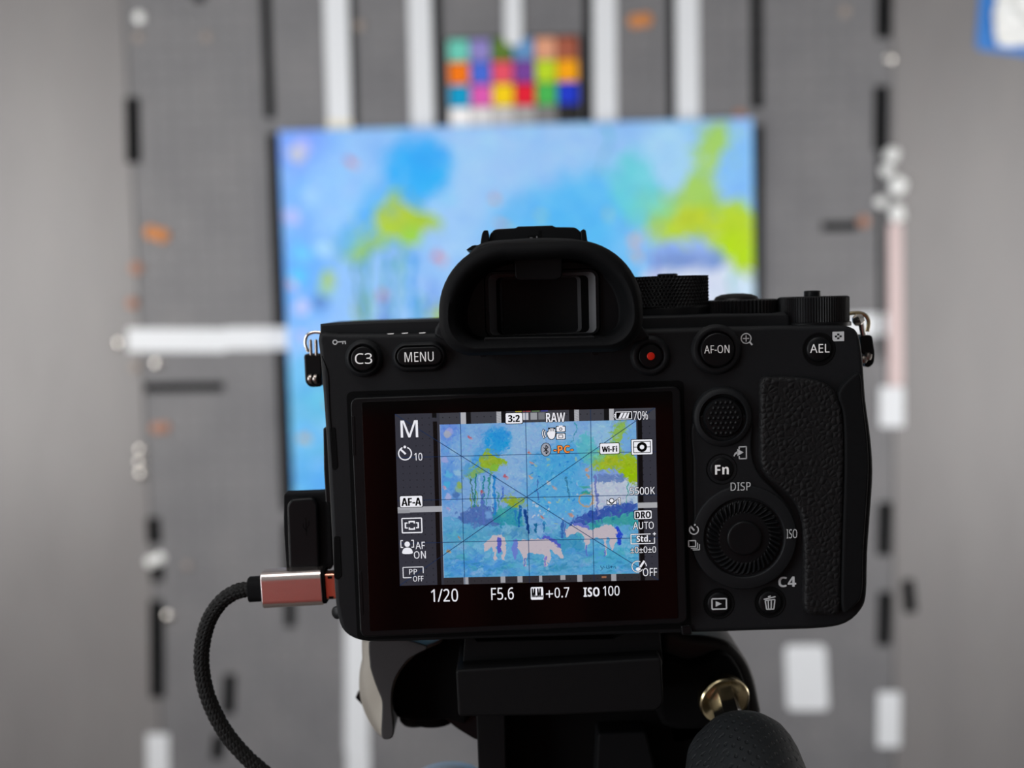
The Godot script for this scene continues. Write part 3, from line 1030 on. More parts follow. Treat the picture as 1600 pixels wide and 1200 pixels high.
	# broad strokes over everything
	for i in 5200:
		var c := Vector2(rng.randf() * PW, rng.randf() * PH)
		var k := (clampi(int(c.y + rng.randfn(0, 9)), 0, PH - 1) * PW + clampi(int(c.x + rng.randfn(0, 11)), 0, PW - 1)) * 3
		var j := rng.randf_range(-0.08, 0.08)
		var col := Color(clampf(px[k] + j + rng.randf_range(-0.04, 0.04), 0, 1), clampf(px[k + 1] + j + rng.randf_range(-0.03, 0.03), 0, 1), clampf(px[k + 2] + j * 0.6, 0, 1))
		dab(c, rng.randf_range(4, 14), rng.randf_range(1.6, 5), rng.randf_range(-1.3, 1.3), col, 0.62)
	# trunks
	for q in [[500, 420, 492, 590, 2.6, "2f7f7a"], [470, 440, 488, 560, 2.2, "3f6f70"], [545, 430, 540, 600, 3.0, "2a7f94"], [575, 420, 560, 580, 2.4, "3f8f90"], [600, 430, 606, 640, 4.2, "2f86d8"], [535, 520, 542, 690, 3.2, "5a74c8"], [620, 520, 625, 600, 2.4, "4a8f9c"], [650, 500, 640, 560, 3.0, "4a6fd0"], [520, 430, 522, 590, 2.6, "9fd0f2"], [585, 440, 588, 620, 2.6, "a8d6f4"], [480, 600, 468, 520, 2.0, "7f9f50"], [510, 590, 500, 500, 1.8, "7fa458"],
			[836, 455, 840, 560, 2.6, "4a78c0"], [995, 440, 1012, 560, 3.4, "3a7ca8"], [875, 680, 872, 730, 3.0, "3070b0"], [825, 690, 826, 735, 4.5, "1f6496"], [1152, 430, 1172, 640, 3.8, "6f7fc8"], [1330, 470, 1328, 580, 1.8, "4f9f9c"], [1045, 140, 1050, 190, 1.8, "3f9fb0"], [1050, 190, 1018, 250, 1.6, "4a96b8"]]:
		brush(q[0], q[1], q[2], q[3], q[4] * 1.4, Color(q[5]))
	for q in [[745, 600, 735, 700, 7, "1f5fa8"], [770, 620, 790, 740, 7, "173f86"], [715, 620, 722, 690, 4, "2f7fc0"], [755, 640, 765, 690, 3, "6fb0c0"], [975, 680, 970, 760, 6, "3a66b4"], [990, 690, 985, 750, 4, "5a70c0"]]:
		brush(q[0], q[1], q[2], q[3], q[4], Color(q[5]))
	spot(640, 620, 26, 40, Color("49b0a8"), 0.7)
	spot(570, 640, 24, 30, Color("7fb4f4"), 0.8)
	# petals and flecks
	for i in 60:
		var x := rng.randf_range(780, 1060)
		var y := rng.randf_range(310, 700)
		spot(x, y, rng.randf_range(6, 13), rng.randf_range(4, 8), [Color("dfe6f6"), Color("2c7fd8"), Color("3f9ad0"), Color("7fd0f4"), Color("9fc8b0")][i % 5], 0.8, rng.randf_range(-1, 1))
	for q in [[805, 355, "d89080"], [800, 430, "e0a488"], [925, 490, "cf8c78"], [895, 460, "e8dcd8"], [865, 650, "d06a60"], [1110, 395, "e09a70"], [1108, 428, "d89060"], [662, 428, "c8505a"], [532, 512, "b04858"], [465, 212, "c25a6c"], [350, 835, "c08840"], [405, 760, "b08870"], [330, 490, "d0a0b8"], [1025, 640, "d88c70"], [900, 570, "e6c8b8"], [790, 300, "c86050"], [345, 605, "b8a8e4"]]:
		spot(q[0], q[1], 13, 8, Color(q[2]), 0.8, 0.5)
		spot(q[0] + 8, q[1] + 9, 10, 5, Color(q[2]).lerp(Color("e8e4ea"), 0.5), 0.7, -0.4)
	for q in [[350, 420, "66c4fa"], [395, 410, "a8d8f8"], [340, 470, "50c0f6"], [400, 500, "8fc0a0"], [410, 475, "98b848"], [350, 540, "c8c8f8"], [330, 340, "b4b8f4"], [360, 180, "b0b4f4"], [345, 200, "c0c0c8"], [390, 530, "4a6fb0"], [370, 290, "9cccfc"]]:
		spot(q[0], q[1], 26, 20, Color(q[2]), 0.8, 0.7)
	for k in 40:
		var a := TAU * k / 40
		spot(1105 + cos(a) * 42, 560 + sin(a) * 34, 6, 5, Color("c8a47c"), 0.8)
	spot(1105, 565, 36, 18, Color("4fb4f0"), 0.9)
	spot(1100, 520, 34, 10, Color("2f9c84"), 0.8)
	spot(1095, 490, 30, 8, Color("3f9f80"), 0.7)
	# three horses, pale with violet manes
	var horse := Color("d8ccd8")
	area([Vector2(545, 812), Vector2(568, 772), Vector2(610, 748), Vector2(645, 752), Vector2(664, 780), Vector2(664, 850), Vector2(657, 886), Vector2(643, 886), Vector2(640, 830), Vector2(618, 800), Vector2(610, 840), Vector2(610, 884), Vector2(600, 884), Vector2(590, 815), Vector2(565, 830), Vector2(548, 850)], horse)
	area([Vector2(618, 770), Vector2(632, 765), Vector2(640, 800), Vector2(634, 845), Vector2(618, 840)], Color("5a5fcc"))
	area([Vector2(725, 785), Vector2(790, 775), Vector2(890, 770), Vector2(930, 790), Vector2(960, 820), Vector2(980, 870), Vector2(962, 880), Vector2(935, 850), Vector2(905, 825), Vector2(910, 870), Vector2(885, 920), Vector2(870, 920), Vector2(872, 860), Vector2(800, 850), Vector2(782, 860), Vector2(776, 925), Vector2(762, 925), Vector2(752, 860), Vector2(728, 820)], horse)
	area([Vector2(702, 790), Vector2(725, 778), Vector2(728, 830), Vector2(715, 890), Vector2(700, 860)], Color("7088e0"))
	area([Vector2(855, 770), Vector2(900, 755), Vector2(950, 795), Vector2(965, 822), Vector2(935, 800), Vector2(900, 775)], Color("5560cc"))
	brush(768, 880, 765, 925, 4.0, Color("7a6cc8"))
	brush(885, 870, 880, 925, 5.0, Color("8a80d4"))
	area([Vector2(988, 735), Vector2(1010, 705), Vector2(1050, 692), Vector2(1090, 705), Vector2(1130, 725), Vector2(1180, 705), Vector2(1245, 700), Vector2(1275, 725), Vector2(1272, 770), Vector2(1252, 830), Vector2(1240, 828), Vector2(1235, 780), Vector2(1218, 770), Vector2(1216, 862), Vector2(1204, 862), Vector2(1200, 775), Vector2(1130, 775), Vector2(1112, 830), Vector2(1098, 828), Vector2(1095, 770), Vector2(1060, 735), Vector2(1020, 750), Vector2(1000, 768)], horse)
	area([Vector2(1030, 695), Vector2(1065, 684), Vector2(1105, 700), Vector2(1125, 722), Vector2(1080, 706)], Color("6a78d4"))
	area([Vector2(1262, 708), Vector2(1285, 715), Vector2(1302, 760), Vector2(1292, 805), Vector2(1278, 800), Vector2(1276, 740)], Color("2f48d4"))
	brush(1108, 815, 1105, 860, 4.5, Color("5a74d0"))
	brush(1208, 840, 1206, 865, 3.5, Color("5a74d0"))
	for i in 160:
		var x := rng.randf_range(330, 1380)
		var y := rng.randf_range(870, 975)
		spot(x, y, rng.randf_range(14, 34), rng.randf_range(3, 7), [Color("62b8e8"), Color("3a8cc8"), Color("56a4f0"), Color("2f7fa8")][i % 4], 0.45, rng.randf_range(-0.3, 0.3))
	for q in [[1188, 918, 1190, 936], [1190, 928, 1198, 934], [1204, 922, 1206, 936], [1206, 928, 1214, 936], [1222, 920, 1222, 934], [1222, 934, 1232, 932], [1232, 920, 1232, 934], [1240, 922, 1240, 936], [1240, 924, 1250, 926], [1256, 922, 1256, 934], [1264, 924, 1270, 934]]:
		brush(q[0], q[1], q[2], q[3], 1.6, Color("1f4f78"))
	# short strokes break the outlines, and a slow wander of the brush bends them
	for i in 2600:
		var c := Vector2(rng.randf() * PW, rng.randf() * PH)
		var k := (clampi(int(c.y + rng.randfn(0, 3)), 0, PH - 1) * PW + clampi(int(c.x + rng.randfn(0, 3)), 0, PW - 1)) * 3
		var j := rng.randf_range(-0.05, 0.05)
		dab(c, rng.randf_range(3, 8), rng.randf_range(1.2, 2.6), rng.randf_range(-1.4, 1.4), Color(clampf(px[k] + j, 0, 1), clampf(px[k + 1] + j, 0, 1), clampf(px[k + 2] + j * 0.6, 0, 1)), 0.6)
	var wander := FastNoiseLite.new()
	wander.seed = 3
	wander.frequency = 0.035
	wander.fractal_octaves = 3
	var bytes := PackedByteArray()
	bytes.resize(PW * PH * 3)
	for y in PH:
		for x in PW:
			var sx := clampi(int(x + wander.get_noise_2d(x, y) * 7.0), 0, PW - 1)
			var sy := clampi(int(y + wander.get_noise_2d(x + 900.0, y) * 7.0), 0, PH - 1)
			var k := (sy * PW + sx) * 3
			var grey := (px[k] + px[k + 1] + px[k + 2]) / 3.0
			for j in 3:      # strong, clean paint
				bytes[(y * PW + x) * 3 + j] = int(pow(clampf(grey + (px[k + j] - grey) * 1.22, 0, 1), 0.78) * 255.0)
	return Image.create_from_data(PW, PH, false, Image.FORMAT_RGB8, bytes)


const DW := 814
const DH := 540

func display_picture() -> Image:        # the live view: board, tape and painting, with the grid over it
	var im := Image.create_empty(DW, DH, false, Image.FORMAT_RGB8)
	im.fill(Color("34353f"))
	var fill := func(x0: float, y0: float, x1: float, y1: float, c: String) -> void:
		im.fill_rect(Rect2i(int(x0), int(y0), int(x1 - x0), int(y1 - y0)), Color(c))
	fill.call(139, 0, 814, 36, "3e3f47")
	fill.call(139, 518, 814, 540, "302f34")
	for j in 26:
		for i in 38:
			fill.call(19 + i * 21.5, 13 + j * 21.5, 22 + i * 21.5, 16 + j * 21.5, "1b1c22")
	fill.call(116, 0, 130, 14, "08090c")
	fill.call(118, 26, 131, 540, "0a0809")
	fill.call(757, 20, 771, 540, "0a0a0c")
	for q in [[205, 222], [317, 332], [560, 575], [669, 684]]:
		fill.call(q[0], 0, q[1], 37, "b4b5bb")
		fill.call(q[1] if q[0] < 400 else q[0] - 16, 0, q[1] + 15 if q[0] < 400 else q[0], 37, "101114")
	for x0 in [317, 560]:
		for k in 8:
			for d in 14:
				im.set_pixel(x0 + d, clampi(2 + k * 5 - d / 4, 0, 39), Color("75767c"))
	for q in [[397, 417, "c8c8d0"], [423, 444, "9a9ca2"], [448, 468, "76787e"], [470, 492, "50525a"]]:
		fill.call(q[0], 6, q[1], 28, q[2])
	for q in [[376, 396, "b0a030"], [400, 424, "a04040"], [428, 452, "6a8a5a"], [456, 478, "4a4aa8"]]:
		fill.call(q[0], 0, q[1], 3, q[2])
	fill.call(0, 291, 139, 309, "a6a7ae")
	fill.call(0, 300, 38, 311, "98999f")
	fill.call(752, 295, 814, 312, "acadb2")
	for q in [[201, 216, 540], [317, 332, 538], [370, 386, 538], [438, 448, 538], [505, 521, 533], [558, 574, 540], [665, 681, 540]]:
		fill.call(q[0], 516, q[1], q[2], "a2a3aa")
	fill.call(635, 524, 650, 530, "9a6a50")
	var art: Image = picture.duplicate()
	art.resize(614, 482, Image.INTERPOLATE_LANCZOS)
	art.adjust_bcs(0.84, 1.08, 0.95)
	im.blit_rect(art, Rect2i(0, 0, 614, 482), Vector2i(139, 36))
	for k in 482:
		im.set_pixel(139, 36 + k, Color("c8d8f4"))
	var ink := Color(0.07, 0.17, 0.33)
	var mark := func(x: float, y: float) -> void:
		var xi := clampi(int(x), 0, DW - 1)
		var yi := clampi(int(y), 0, DH - 1)
		im.set_pixel(xi, yi, im.get_pixel(xi, yi).lerp(ink, 0.75))
	for f in [0.25, 0.5, 0.75]:
		for t in DH:
			for w in 2:
				mark.call(DW * f + w, t)
		for t in DW:
			for w in 2:
				mark.call(t, DH * f + w)
	for t in 814 * 2:
		var x := t / 2.0
		mark.call(x, x * DH / DW)
		mark.call(x, x * DH / DW + 1)
		mark.call(x, DH - 1 - x * DH / DW)
		mark.call(x, DH - 2 - x * DH / DW)
	return im


# ---------------------------------------------------------------- the camera

func camera() -> void:
	var root := thing("mirrorless_camera", Vector3(18.8, -88.47, -20), "black mirrorless camera seen from behind, its lit screen showing the painting", "camera")
	var g := Geo.new()
	# body: back outline with the thumb bulge, rounded lower corners
	g.prism(smooth_loop([Vector2(-45.51, -7.54), Vector2(-45.43, -13.37), Vector2(-45.12, -21.09), Vector2(-44.73, -35.05), Vector2(-44.44, -55.4), Vector2(-44.21, -69.62), Vector2(-43.67, -75.99), Vector2(-42.1, -79.85), Vector2(-38.27, -82.03), Vector2(-31.4, -82.54), Vector2(-17.31, -82.45), Vector2(13.99, -82.35), Vector2(40.6, -82.29), Vector2(60.94, -82.21), Vector2(73.46, -82.08), Vector2(79.42, -80.97), Vector2(83.03, -77.88), Vector2(84.45, -73.95), Vector2(84.8, -63.67), Vector2(85.62, -52.67), Vector2(86.12, -44.07), Vector2(85.68, -36.26), Vector2(84.48, -26.92), Vector2(84.05, -20.73), Vector2(83.61, -15.32), Vector2(82.86, -11.31), Vector2(81.03, -9.27), Vector2(75.51, -8.66), Vector2(54.03, -8.38), Vector2(31.02, -8.38), Vector2(8, -8.37), Vector2(-16.53, -8.01), Vector2(-30.33, -7.79), Vector2(-41.06, -7.5)], 3), -40, -3, 2.2, 1.0)
	var body := build(g, "body", mats.black_plastic, root, 50.0)
	# a thin seam round the side cover
	g = Geo.new()
	var seam := smooth_path([Vector3(-45.03, -12.65, -3.2), Vector3(-44.03, -15.56, -2.92), Vector3(-43.66, -17.86, -2.92), Vector3(-43.65, -25.52, -2.92), Vector3(-43.34, -33.21, -2.92)], 6)
	g.tube(seam, 0.12, 6)
	build(g, "seam", mats.matte_black, body)
	# top plate: left deck, middle step and right deck
	g = Geo.new()
	g.prism([Vector2(-45.67, -5.14), Vector2(-36.69, -4.92), Vector2(-16.58, -4.84), Vector2(-16.7, -8.7), Vector2(-45.77, -7.92)], -38, -6.2, 0.6, 0.6)
	build(g, "top_plate", mats.black_plastic, root)
	g = Geo.new()
	g.prism([Vector2(29.92, -5.34), Vector2(51.65, -5.31), Vector2(66.39, -5.55), Vector2(67.47, -6.35), Vector2(67.76, -9.46), Vector2(29.85, -9.06)], -38, -7.5, 0.8, 0.6)
	build(g, "top_plate", mats.black_plastic, root)
	# the small print just under the left deck's lip
	g = Geo.new()
	for q in [Vector2(-29.36, -7.8), Vector2(-25.99, -7.74), Vector2(-21.85, -7.79)]:
		g.flat(PackedVector2Array([q, q + Vector2(1.7, 0.08), q + Vector2(1.5, -0.14), q + Vector2(0.3, -0.16)]), -2.9)
	build(g, "print", mats.print_white, body)

	finder(root)
	hot_shoe(root)
	monitor(root)
	dials(root)
	buttons(root)
	back_panel(root)
	lugs(root)
	side_doors(root)


func finder(root: Node3D) -> void:
	var g := Geo.new()
	g.prism(smooth_loop([Vector2(-16.37, -9.42), Vector2(-15.57, -3.4), Vector2(-12.62, 4.06), Vector2(-8.95, 10.72), Vector2(-5.57, 13.02), Vector2(0.92, 13.59), Vector2(8.45, 13.69), Vector2(16.71, 13.02), Vector2(21.18, 10.66), Vector2(26.35, 5.27), Vector2(29.54, -1.59), Vector2(30.65, -6.91), Vector2(31.03, -11.01), Vector2(7.82, -11.59)], 4), -38, -0.5, 2.0, 2.0)
	build(g, "finder_housing", mats.black_plastic, root, 50.0)
	# rubber eyecup: a lip rolled from outside to inside
	g = Geo.new()
	var R0 := 15.5
	var R1 := 7.5
	var rings := []
	for q in [
			[Rect2(-14.45, -12.39, 43.48, 23.63), 1.0, 1.0, -1.0], [Rect2(-15.76, -12.76, 45.69, 24.96), 1.0, 1.0, 8.0], [Rect2(-15.89, -12.8, 45.53, 25.19), 1.0, 1.0, 13.0], [Rect2(-15.45, -12.39, 44.52, 24.38), 0.98, 0.98, 15.5],
			[Rect2(-14.68, -11.77, 43.06, 23.02), 0.95, 0.92, 16.6], [Rect2(-13.68, -11.05, 41.03, 21.16), 0.9, 0.85, 17.0], [Rect2(-12.74, -10.37, 39.44, 19.39), 0.87, 0.8, 16.4], [Rect2(-12.1, -9.87, 38.53, 18.36), 0.84, 0.75, 15.0],
			[Rect2(-11.52, -9.55, 37.69, 17.86), 0.82, 0.7, 12.0], [Rect2(-11.12, -9.41, 37.11, 17.7), 0.8, 0.65, 8.0], [Rect2(-10.65, -9.22, 36.2, 17.32), 0.78, 0.6, 5.0], [Rect2(-9.79, -9.09, 34.79, 16.76), 0.76, 0.55, 4.6]]:
		rings.append(arch(q[0], R0 * q[1], R1 * q[2], q[3]))
	g.loft(rings, false, false)
	build(g, "eyecup", mats.dark_rubber, root, 50.0)
	# the plate inside it and the stepped frame of the finder
	g = Geo.new()
	rings = []
	for q in [[Rect2(-9.79, -9.09, 34.79, 16.76), 11.5, 4.0, 4.6], [Rect2(-5.84, -9.23, 26.69, 15.44), 2.0, 2.0, 4.6], [Rect2(-5.53, -9.06, 26.02, 14.96), 2.0, 2.0, 5.4], [Rect2(-4.79, -8.62, 24.55, 13.93), 1.4, 1.4, 5.4]]:
		rings.append(arch(q[0], q[1], q[2], q[3]))
	g.loft(rings, false, false)
	build(g, "finder_plate", mats.smooth_black, root, 30.0)
	for step in [
			["finder_frame", mats.metallic_paint, [Rect2(-4.79, -8.62, 24.55, 13.93), 1.4, 5.4], [Rect2(-3.09, -8.61, 21.52, 13.27), 1.2, 1.0]],
			["finder_ledge", mats.matte_black, [Rect2(-3.09, -8.61, 21.52, 13.27), 1.2, 1.0], [Rect2(-2.19, -8.45, 18.83, 12.97), 1.0, 1.0]],
			["finder_frame", mats.speckled_grey, [Rect2(-2.19, -8.45, 18.83, 12.97), 1.0, 1.0], [Rect2(-1.46, -8.38, 16.62, 12.51), 0.8, -2.0]]]:
		g = Geo.new()
		g.loft([arch(step[2][0], step[2][1], step[2][1], step[2][2]), arch(step[3][0], step[3][1], step[3][1], step[3][2])], false, false)
		build(g, step[0], step[1], root, 30.0)
	g = Geo.new()
	g.prism(box_outline(Rect2(-1.77, -8.68, 17.23, 13.12), 0.8), -4, -2.05, 0.2)
	build(g, "finder_window", mats.finder_glass, root)
	# eye sensor block hanging from the rim, and the bar under the window
	g = Geo.new()
	g.prism(rounded([Vector2(1.2, 8.58), Vector2(12.19, 8.72), Vector2(11.94, 4.26), Vector2(10.77, 3.71), Vector2(2.23, 3.8), Vector2(1.37, 4.4)], 0.5), 4.0, 9.5, 0.6)
	build(g, "eye_sensor", mats.smooth_black, root)
	g = Geo.new()
	g.prism(rounded([Vector2(-6.04, -8.77), Vector2(18.97, -9.15), Vector2(19.2, -11.46), Vector2(-5.96, -11.07)], 0.5), 3.0, 13.0, 0.8)
	build(g, "eyecup_clip", mats.smooth_black, root)
	for q in [[Vector2(-6.96, -12.22), Vector2(-5.16, -11.97), Vector2(-5.81, -13.75), Vector2(-7.3, -13.71)], [Vector2(18.43, -12.76), Vector2(20.22, -12.81), Vector2(20.5, -14.01), Vector2(19, -13.97)]]:
		g = Geo.new()
		g.prism(rounded(q, 0.3), -2, 2.5, 0.3)
		build(g, "eyecup_foot", mats.smooth_black, root)


func hot_shoe(root: Node3D) -> void:
	var g := Geo.new()
	g.prism(rounded([Vector2(-4.74, 12.78), Vector2(-4.35, 15.58), Vector2(-3.22, 16.64), Vector2(1.97, 16.82), Vector2(2.45, 17.19), Vector2(10.93, 17.2), Vector2(11.55, 16.79), Vector2(16.42, 16.59), Vector2(17.65, 15.62), Vector2(18.05, 12.17)], 0.5), -32, -12, 0.5)
	var cover := build(g, "hot_shoe_cover", mats.smooth_black, root)
	for q in [[Vector2(4.72, 14.92), Vector2(8.15, 14.98), Vector2(8.11, 13.28), Vector2(4.68, 13.37)], [Vector2(7.4, 16.09), Vector2(8.18, 16.07), Vector2(8.16, 15.14), Vector2(7.38, 15.16)]]:
		g = Geo.new()
		g.prism(rounded(q, 0.1), -12.4, -11.9, 0.1)
		build(g, "notch", mats.matte_black, cover)
	for q in [[Vector2(5.33, 14.44), Vector2(5.96, 14.42), Vector2(5.93, 13.49), Vector2(5.31, 13.51)], [Vector2(6.9, 14.71), Vector2(7.21, 14.7), Vector2(7.18, 13.46), Vector2(6.87, 13.47)]]:
		g = Geo.new()
		g.prism(rounded(q, 0.1), -12.2, -11.8, 0.1)
		build(g, "contact", mats.metallic_paint, cover)
	for q in [[Vector2(-6.9, 12.44), Vector2(-6.34, 15.53), Vector2(-5.85, 16.44), Vector2(-4.76, 16.41), Vector2(-4.56, 12.38)], [Vector2(17.91, 11.78), Vector2(17.69, 15.66), Vector2(18.32, 16.11), Vector2(18.94, 15.78), Vector2(19.47, 11.73)]]:
		g = Geo.new()
		g.prism(rounded(q, 0.4), -30, -11, 0.4)
		build(g, "shoe_rail", mats.smooth_black, root)
	g = Geo.new()
	g.prism(rounded([Vector2(-10.43, 11.68), Vector2(-8.51, 12.88), Vector2(22.13, 12.06), Vector2(23.82, 10.14)], 0.6), -34, -10, 0.5)
	build(g, "shoe_base", mats.smooth_black, root)


func monitor(root: Node3D) -> void:
	var g := Geo.new()
	g.prism(rounded([Vector2(-39.54, -21.34), Vector2(40.88, -20.77), Vector2(41.79, -81.11), Vector2(-39.18, -81.73)], 1.6), -3.4, -2.85, 0.1)
	build(g, "monitor_recess", mats.matte_black, root)
	g = Geo.new()
	g.prism(rounded([Vector2(-38.26, -22.65), Vector2(39.65, -22.03), Vector2(40.43, -78.95), Vector2(-37.96, -80.23)], 2.0), -2.9, 0, 0.35)
	var panel := build(g, "monitor", mats.smooth_black, root)
	g = Geo.new()
	g.prism(rounded([Vector2(-35.57, -23.63), Vector2(37.67, -23.04), Vector2(38.3, -77.64), Vector2(-35.6, -78.73)], 0.5), -0.1, 0.08, 0.05)
	build(g, "cover_glass", mats.screen_glass, panel)
	for q in [[Vector2(-38.11, -26.9), Vector2(-37.36, -26.92), Vector2(-37.41, -36.36), Vector2(-38.16, -36.34)], [Vector2(-37.84, -64.51), Vector2(-37.06, -64.06), Vector2(-36.99, -74.63), Vector2(-37.75, -74.61)]]:
		g = Geo.new()
		g.prism(rounded(q, 0.3), -2.8, 0.12, 0.12)
		build(g, "monitor_grip", mats.smooth_black, panel)
	g = Geo.new()
	g.prism(rounded([Vector2(39.16, -80.06), Vector2(41.65, -79.97), Vector2(41.93, -82.36), Vector2(39.43, -82.61)], 0.6), -9, -2.2, 0.5)
	build(g, "monitor_hinge", mats.smooth_black, root)
	# the display: a flat picture 61 mm wide, with its own lettering over it
	var m := mat("display_picture", Color(0.015, 0.015, 0.015), 0.35, 0.3)
	m.emission_enabled = true
	m.emission = Color.WHITE
	m.emission_operator = BaseMaterial3D.EMISSION_OP_MULTIPLY
	m.emission_texture = ImageTexture.create_from_image(display_picture())
	m.emission_energy_multiplier = 0.9
	var c := [Vector2(-27.83, -26.72), Vector2(33.68, -26.87), Vector2(33.72, -68.17), Vector2(-28.03, -67.88)]
	g = Geo.new()
	g.quad(Vector3(c[3].x, c[3].y, 0.12), Vector3(c[2].x, c[2].y, 0.12), Vector3(c[1].x, c[1].y, 0.12), Vector3(c[0].x, c[0].y, 0.12))
	var uvs := [Vector2(0, 1), Vector2(1, 0), Vector2(1, 1), Vector2(0, 1), Vector2(0, 0), Vector2(1, 0)]
	# tri(a, b, c) stores a, c, b
	uvs = [Vector2(0, 1), Vector2(1, 0), Vector2(1, 1), Vector2(0, 1), Vector2(0, 0), Vector2(1, 0)]
	for q in uvs:
		g.uv.append(q)
	build(g, "display", m, panel, 0.0)
	overlay(panel)


func overlay(panel: Node3D) -> void:
	var z := 0.2
	var y := 0.24
	var w := Geo.new()      # white marks
	var d := Geo.new()      # dark backgrounds and outlines
	var k := Geo.new()      # dark marks over white boxes
	# dark outlines first: shadows of the letters as the screen prints them
	var put := func(text: String, r: Rect2, heavy: bool, edge: bool) -> void:
		letters(w, text, r, y, heavy)
		if edge:
			for o in [Vector2(0.14, 0), Vector2(-0.14, 0), Vector2(0, 0.14), Vector2(0, -0.14), Vector2(0.1, -0.12)]:
				letters(d, text, Rect2(r.position + o, r.size), z - 0.05, heavy)
	put.call("M", Rect2(-26.59, -32.32, 4.11, 4.04), false, false)
	put.call("10", Rect2(-23.58, -37.89, 1.91, 1.8), false, false)
	put.call("AF", Rect2(-23.99, -59.12, 2.24, 1.73), false, false)
	put.call("ON", Rect2(-24.42, -61.39, 2.8, 1.75), false, false)
	put.call("PP", Rect2(-25.7, -65.17, 1.86, 1.27), false, false)
	put.call("OFF", Rect2(-24.81, -66.91, 2.46, 1.29), false, false)
	put.call("1/20", Rect2(-20.67, -72.05, 6.42, 3.11), false, false)
	put.call("F5.6", Rect2(-6.32, -71.97, 5.38, 2.98), false, false)
	put.call("+", Rect2(6.75, -71.73, 1.68, 1.79), false, false)
	put.call("0.7", Rect2(8.82, -71.8, 3.49, 2.47), false, false)
	put.call("ISO", Rect2(15.73, -71.74, 3.81, 2.25), true, false)
	put.call("100", Rect2(20.37, -71.65, 3.94, 2.36), false, false)
	put.call("AUTO", Rect2(27.86, -55.75, 4.9, 1.74), false, true)
	put.call("Std.", Rect2(28.62, -58.85, 3.29, 1.61), true, true)
	put.call("±0±0±0", Rect2(27.14, -61.51, 6.07, 1.55), false, true)
	put.call("OFF", Rect2(29.99, -67.11, 3.39, 1.89), false, true)
	put.call("RAW", Rect2(7.8, -29.62, 4.53, 2.22), true, true)
	put.call("70%", Rect2(28.4, -29.66, 3.43, 2.08), false, true)
	put.call("5500K", Rect2(27.3, -47.48, 5.88, 1.78), false, true)
	put.call("1", Rect2(24.25, -49.69, 0.68, 1.61), false, true)
	# boxes with dark lettering
	for q in [["AF-A", Rect2(-27.29, -48.93, 5.27, 2.61), Rect2(-26.94, -48.66, 4.62, 1.9)], ["3:2", Rect2(-1.7, -29.69, 3.9, 2.48), Rect2(-1.13, -29.35, 2.72, 1.66)], ["Wi-Fi", Rect2(20.42, -37.48, 4.48, 2.46), Rect2(20.86, -37.05, 3.56, 1.42)], ["DRO", Rect2(28.24, -53.33, 4.08, 2.03), Rect2(28.51, -53.11, 3.56, 1.6)], ["M.M.", Rect2(3.13, -72.13, 2.97, 3.05), Rect2(3.39, -71.57, 2.51, 2.18)]]:
		var r: Rect2 = q[1]
		d.flat(box_outline(r.grow(0.16), 0.4), z - 0.05)
		w.flat(box_outline(r, 0.35), y)
		for o in [-0.05, 0.05]:
			letters(k, q[0], Rect2((q[2] as Rect2).position + Vector2(o, 0), (q[2] as Rect2).size), y + 0.03, true)
	# self-timer
	var c := Vector2(-25.73, -36.13)
	w.ring(Vector3(c.x, c.y, y), 1.38, 1.65, deg_to_rad(112), deg_to_rad(428), 36)
	w.disc(Vector3(c.x, c.y + 1.56, y), 0.32, 14)
	w.line(c + Vector2(-1.05, 1.05), c + Vector2(0.15, -0.15), 0.45, y)
	# focus area
	w.frame(Rect2(-27.01, -55.11, 4.68, 3.45), 0.27, y)
	var f := Vector2(-24.7, -53.36)
	for s in [-1, 1]:
		w.line(f + Vector2(-0.68, s * 0.9), f + Vector2(0.68, s * 0.9), 0.33, y)
		w.line(f + Vector2(s * 1.53, -0.69), f + Vector2(s * 1.53, 0.69), 0.33, y)
		for t in [-1, 1]:
			w.line(f + Vector2(t * 0.6, s * 1.04), f + Vector2(t * 0.6, s * 0.45), 0.3, y)
			w.line(f + Vector2(s * 1.62, t * 0.6), f + Vector2(s * 0.99, t * 0.6), 0.27, y)
	# face priority
	var h := Vector2(-25.95, -57.87)
	w.disc(Vector3(h.x, h.y, y), 0.65, 20)
	w.flat(smooth_loop([h + Vector2(-1.14, -2.26), h + Vector2(1.14, -2.26), h + Vector2(1.02, -1.28), h + Vector2(0.45, -0.87), h + Vector2(-0.45, -0.87), h + Vector2(-1.02, -1.28)], 3), y)
	for s in [-1, 1]:
		w.line(h + Vector2(s * 1.5, -0.75), h + Vector2(s * 1.5, 0.9), 0.2, y)
		for t in [-5.0, 6.0]:
			w.line(h + Vector2(s * 1.58, 0.15 * t), h + Vector2(s * 0.99, 0.15 * t), 0.2, y)
	# picture profile, creative style boxes: open frames
	var b: Rect2 = Rect2(-27.15, -65.95, 4.79, 2.51)
	w.line(Vector2(b.position.x, b.end.y), b.end, 0.18, y)
	w.line(b.position, Vector2(b.position.x, b.end.y), 0.18, y)
	w.line(b.position, Vector2(b.position.x + 1.96, b.position.y), 0.18, y)
	w.line(b.end, Vector2(b.end.x, b.end.y - 1.5), 0.18, y)
	b = Rect2(27.31, -59.25, 5.58, 2.28)
	for e in [[Vector2(b.position.x, b.end.y), Vector2(b.end.x - 0.9, b.end.y)], [b.position, Vector2(b.position.x, b.end.y)], [b.position, Vector2(b.end.x, b.position.y)], [Vector2(b.end.x, b.position.y), Vector2(b.end.x, b.end.y - 0.9)]]:
		w.line(e[0], e[1], 0.2, y)
		d.line(e[0], e[1], 0.39, z - 0.05)
	var st := Vector2(b.end.x, b.end.y)
	w.line(st + Vector2(-0.36, 0), st + Vector2(0.36, 0), 0.21, y)
	w.line(st + Vector2(0, -0.36), st + Vector2(0, 0.36), 0.21, y)
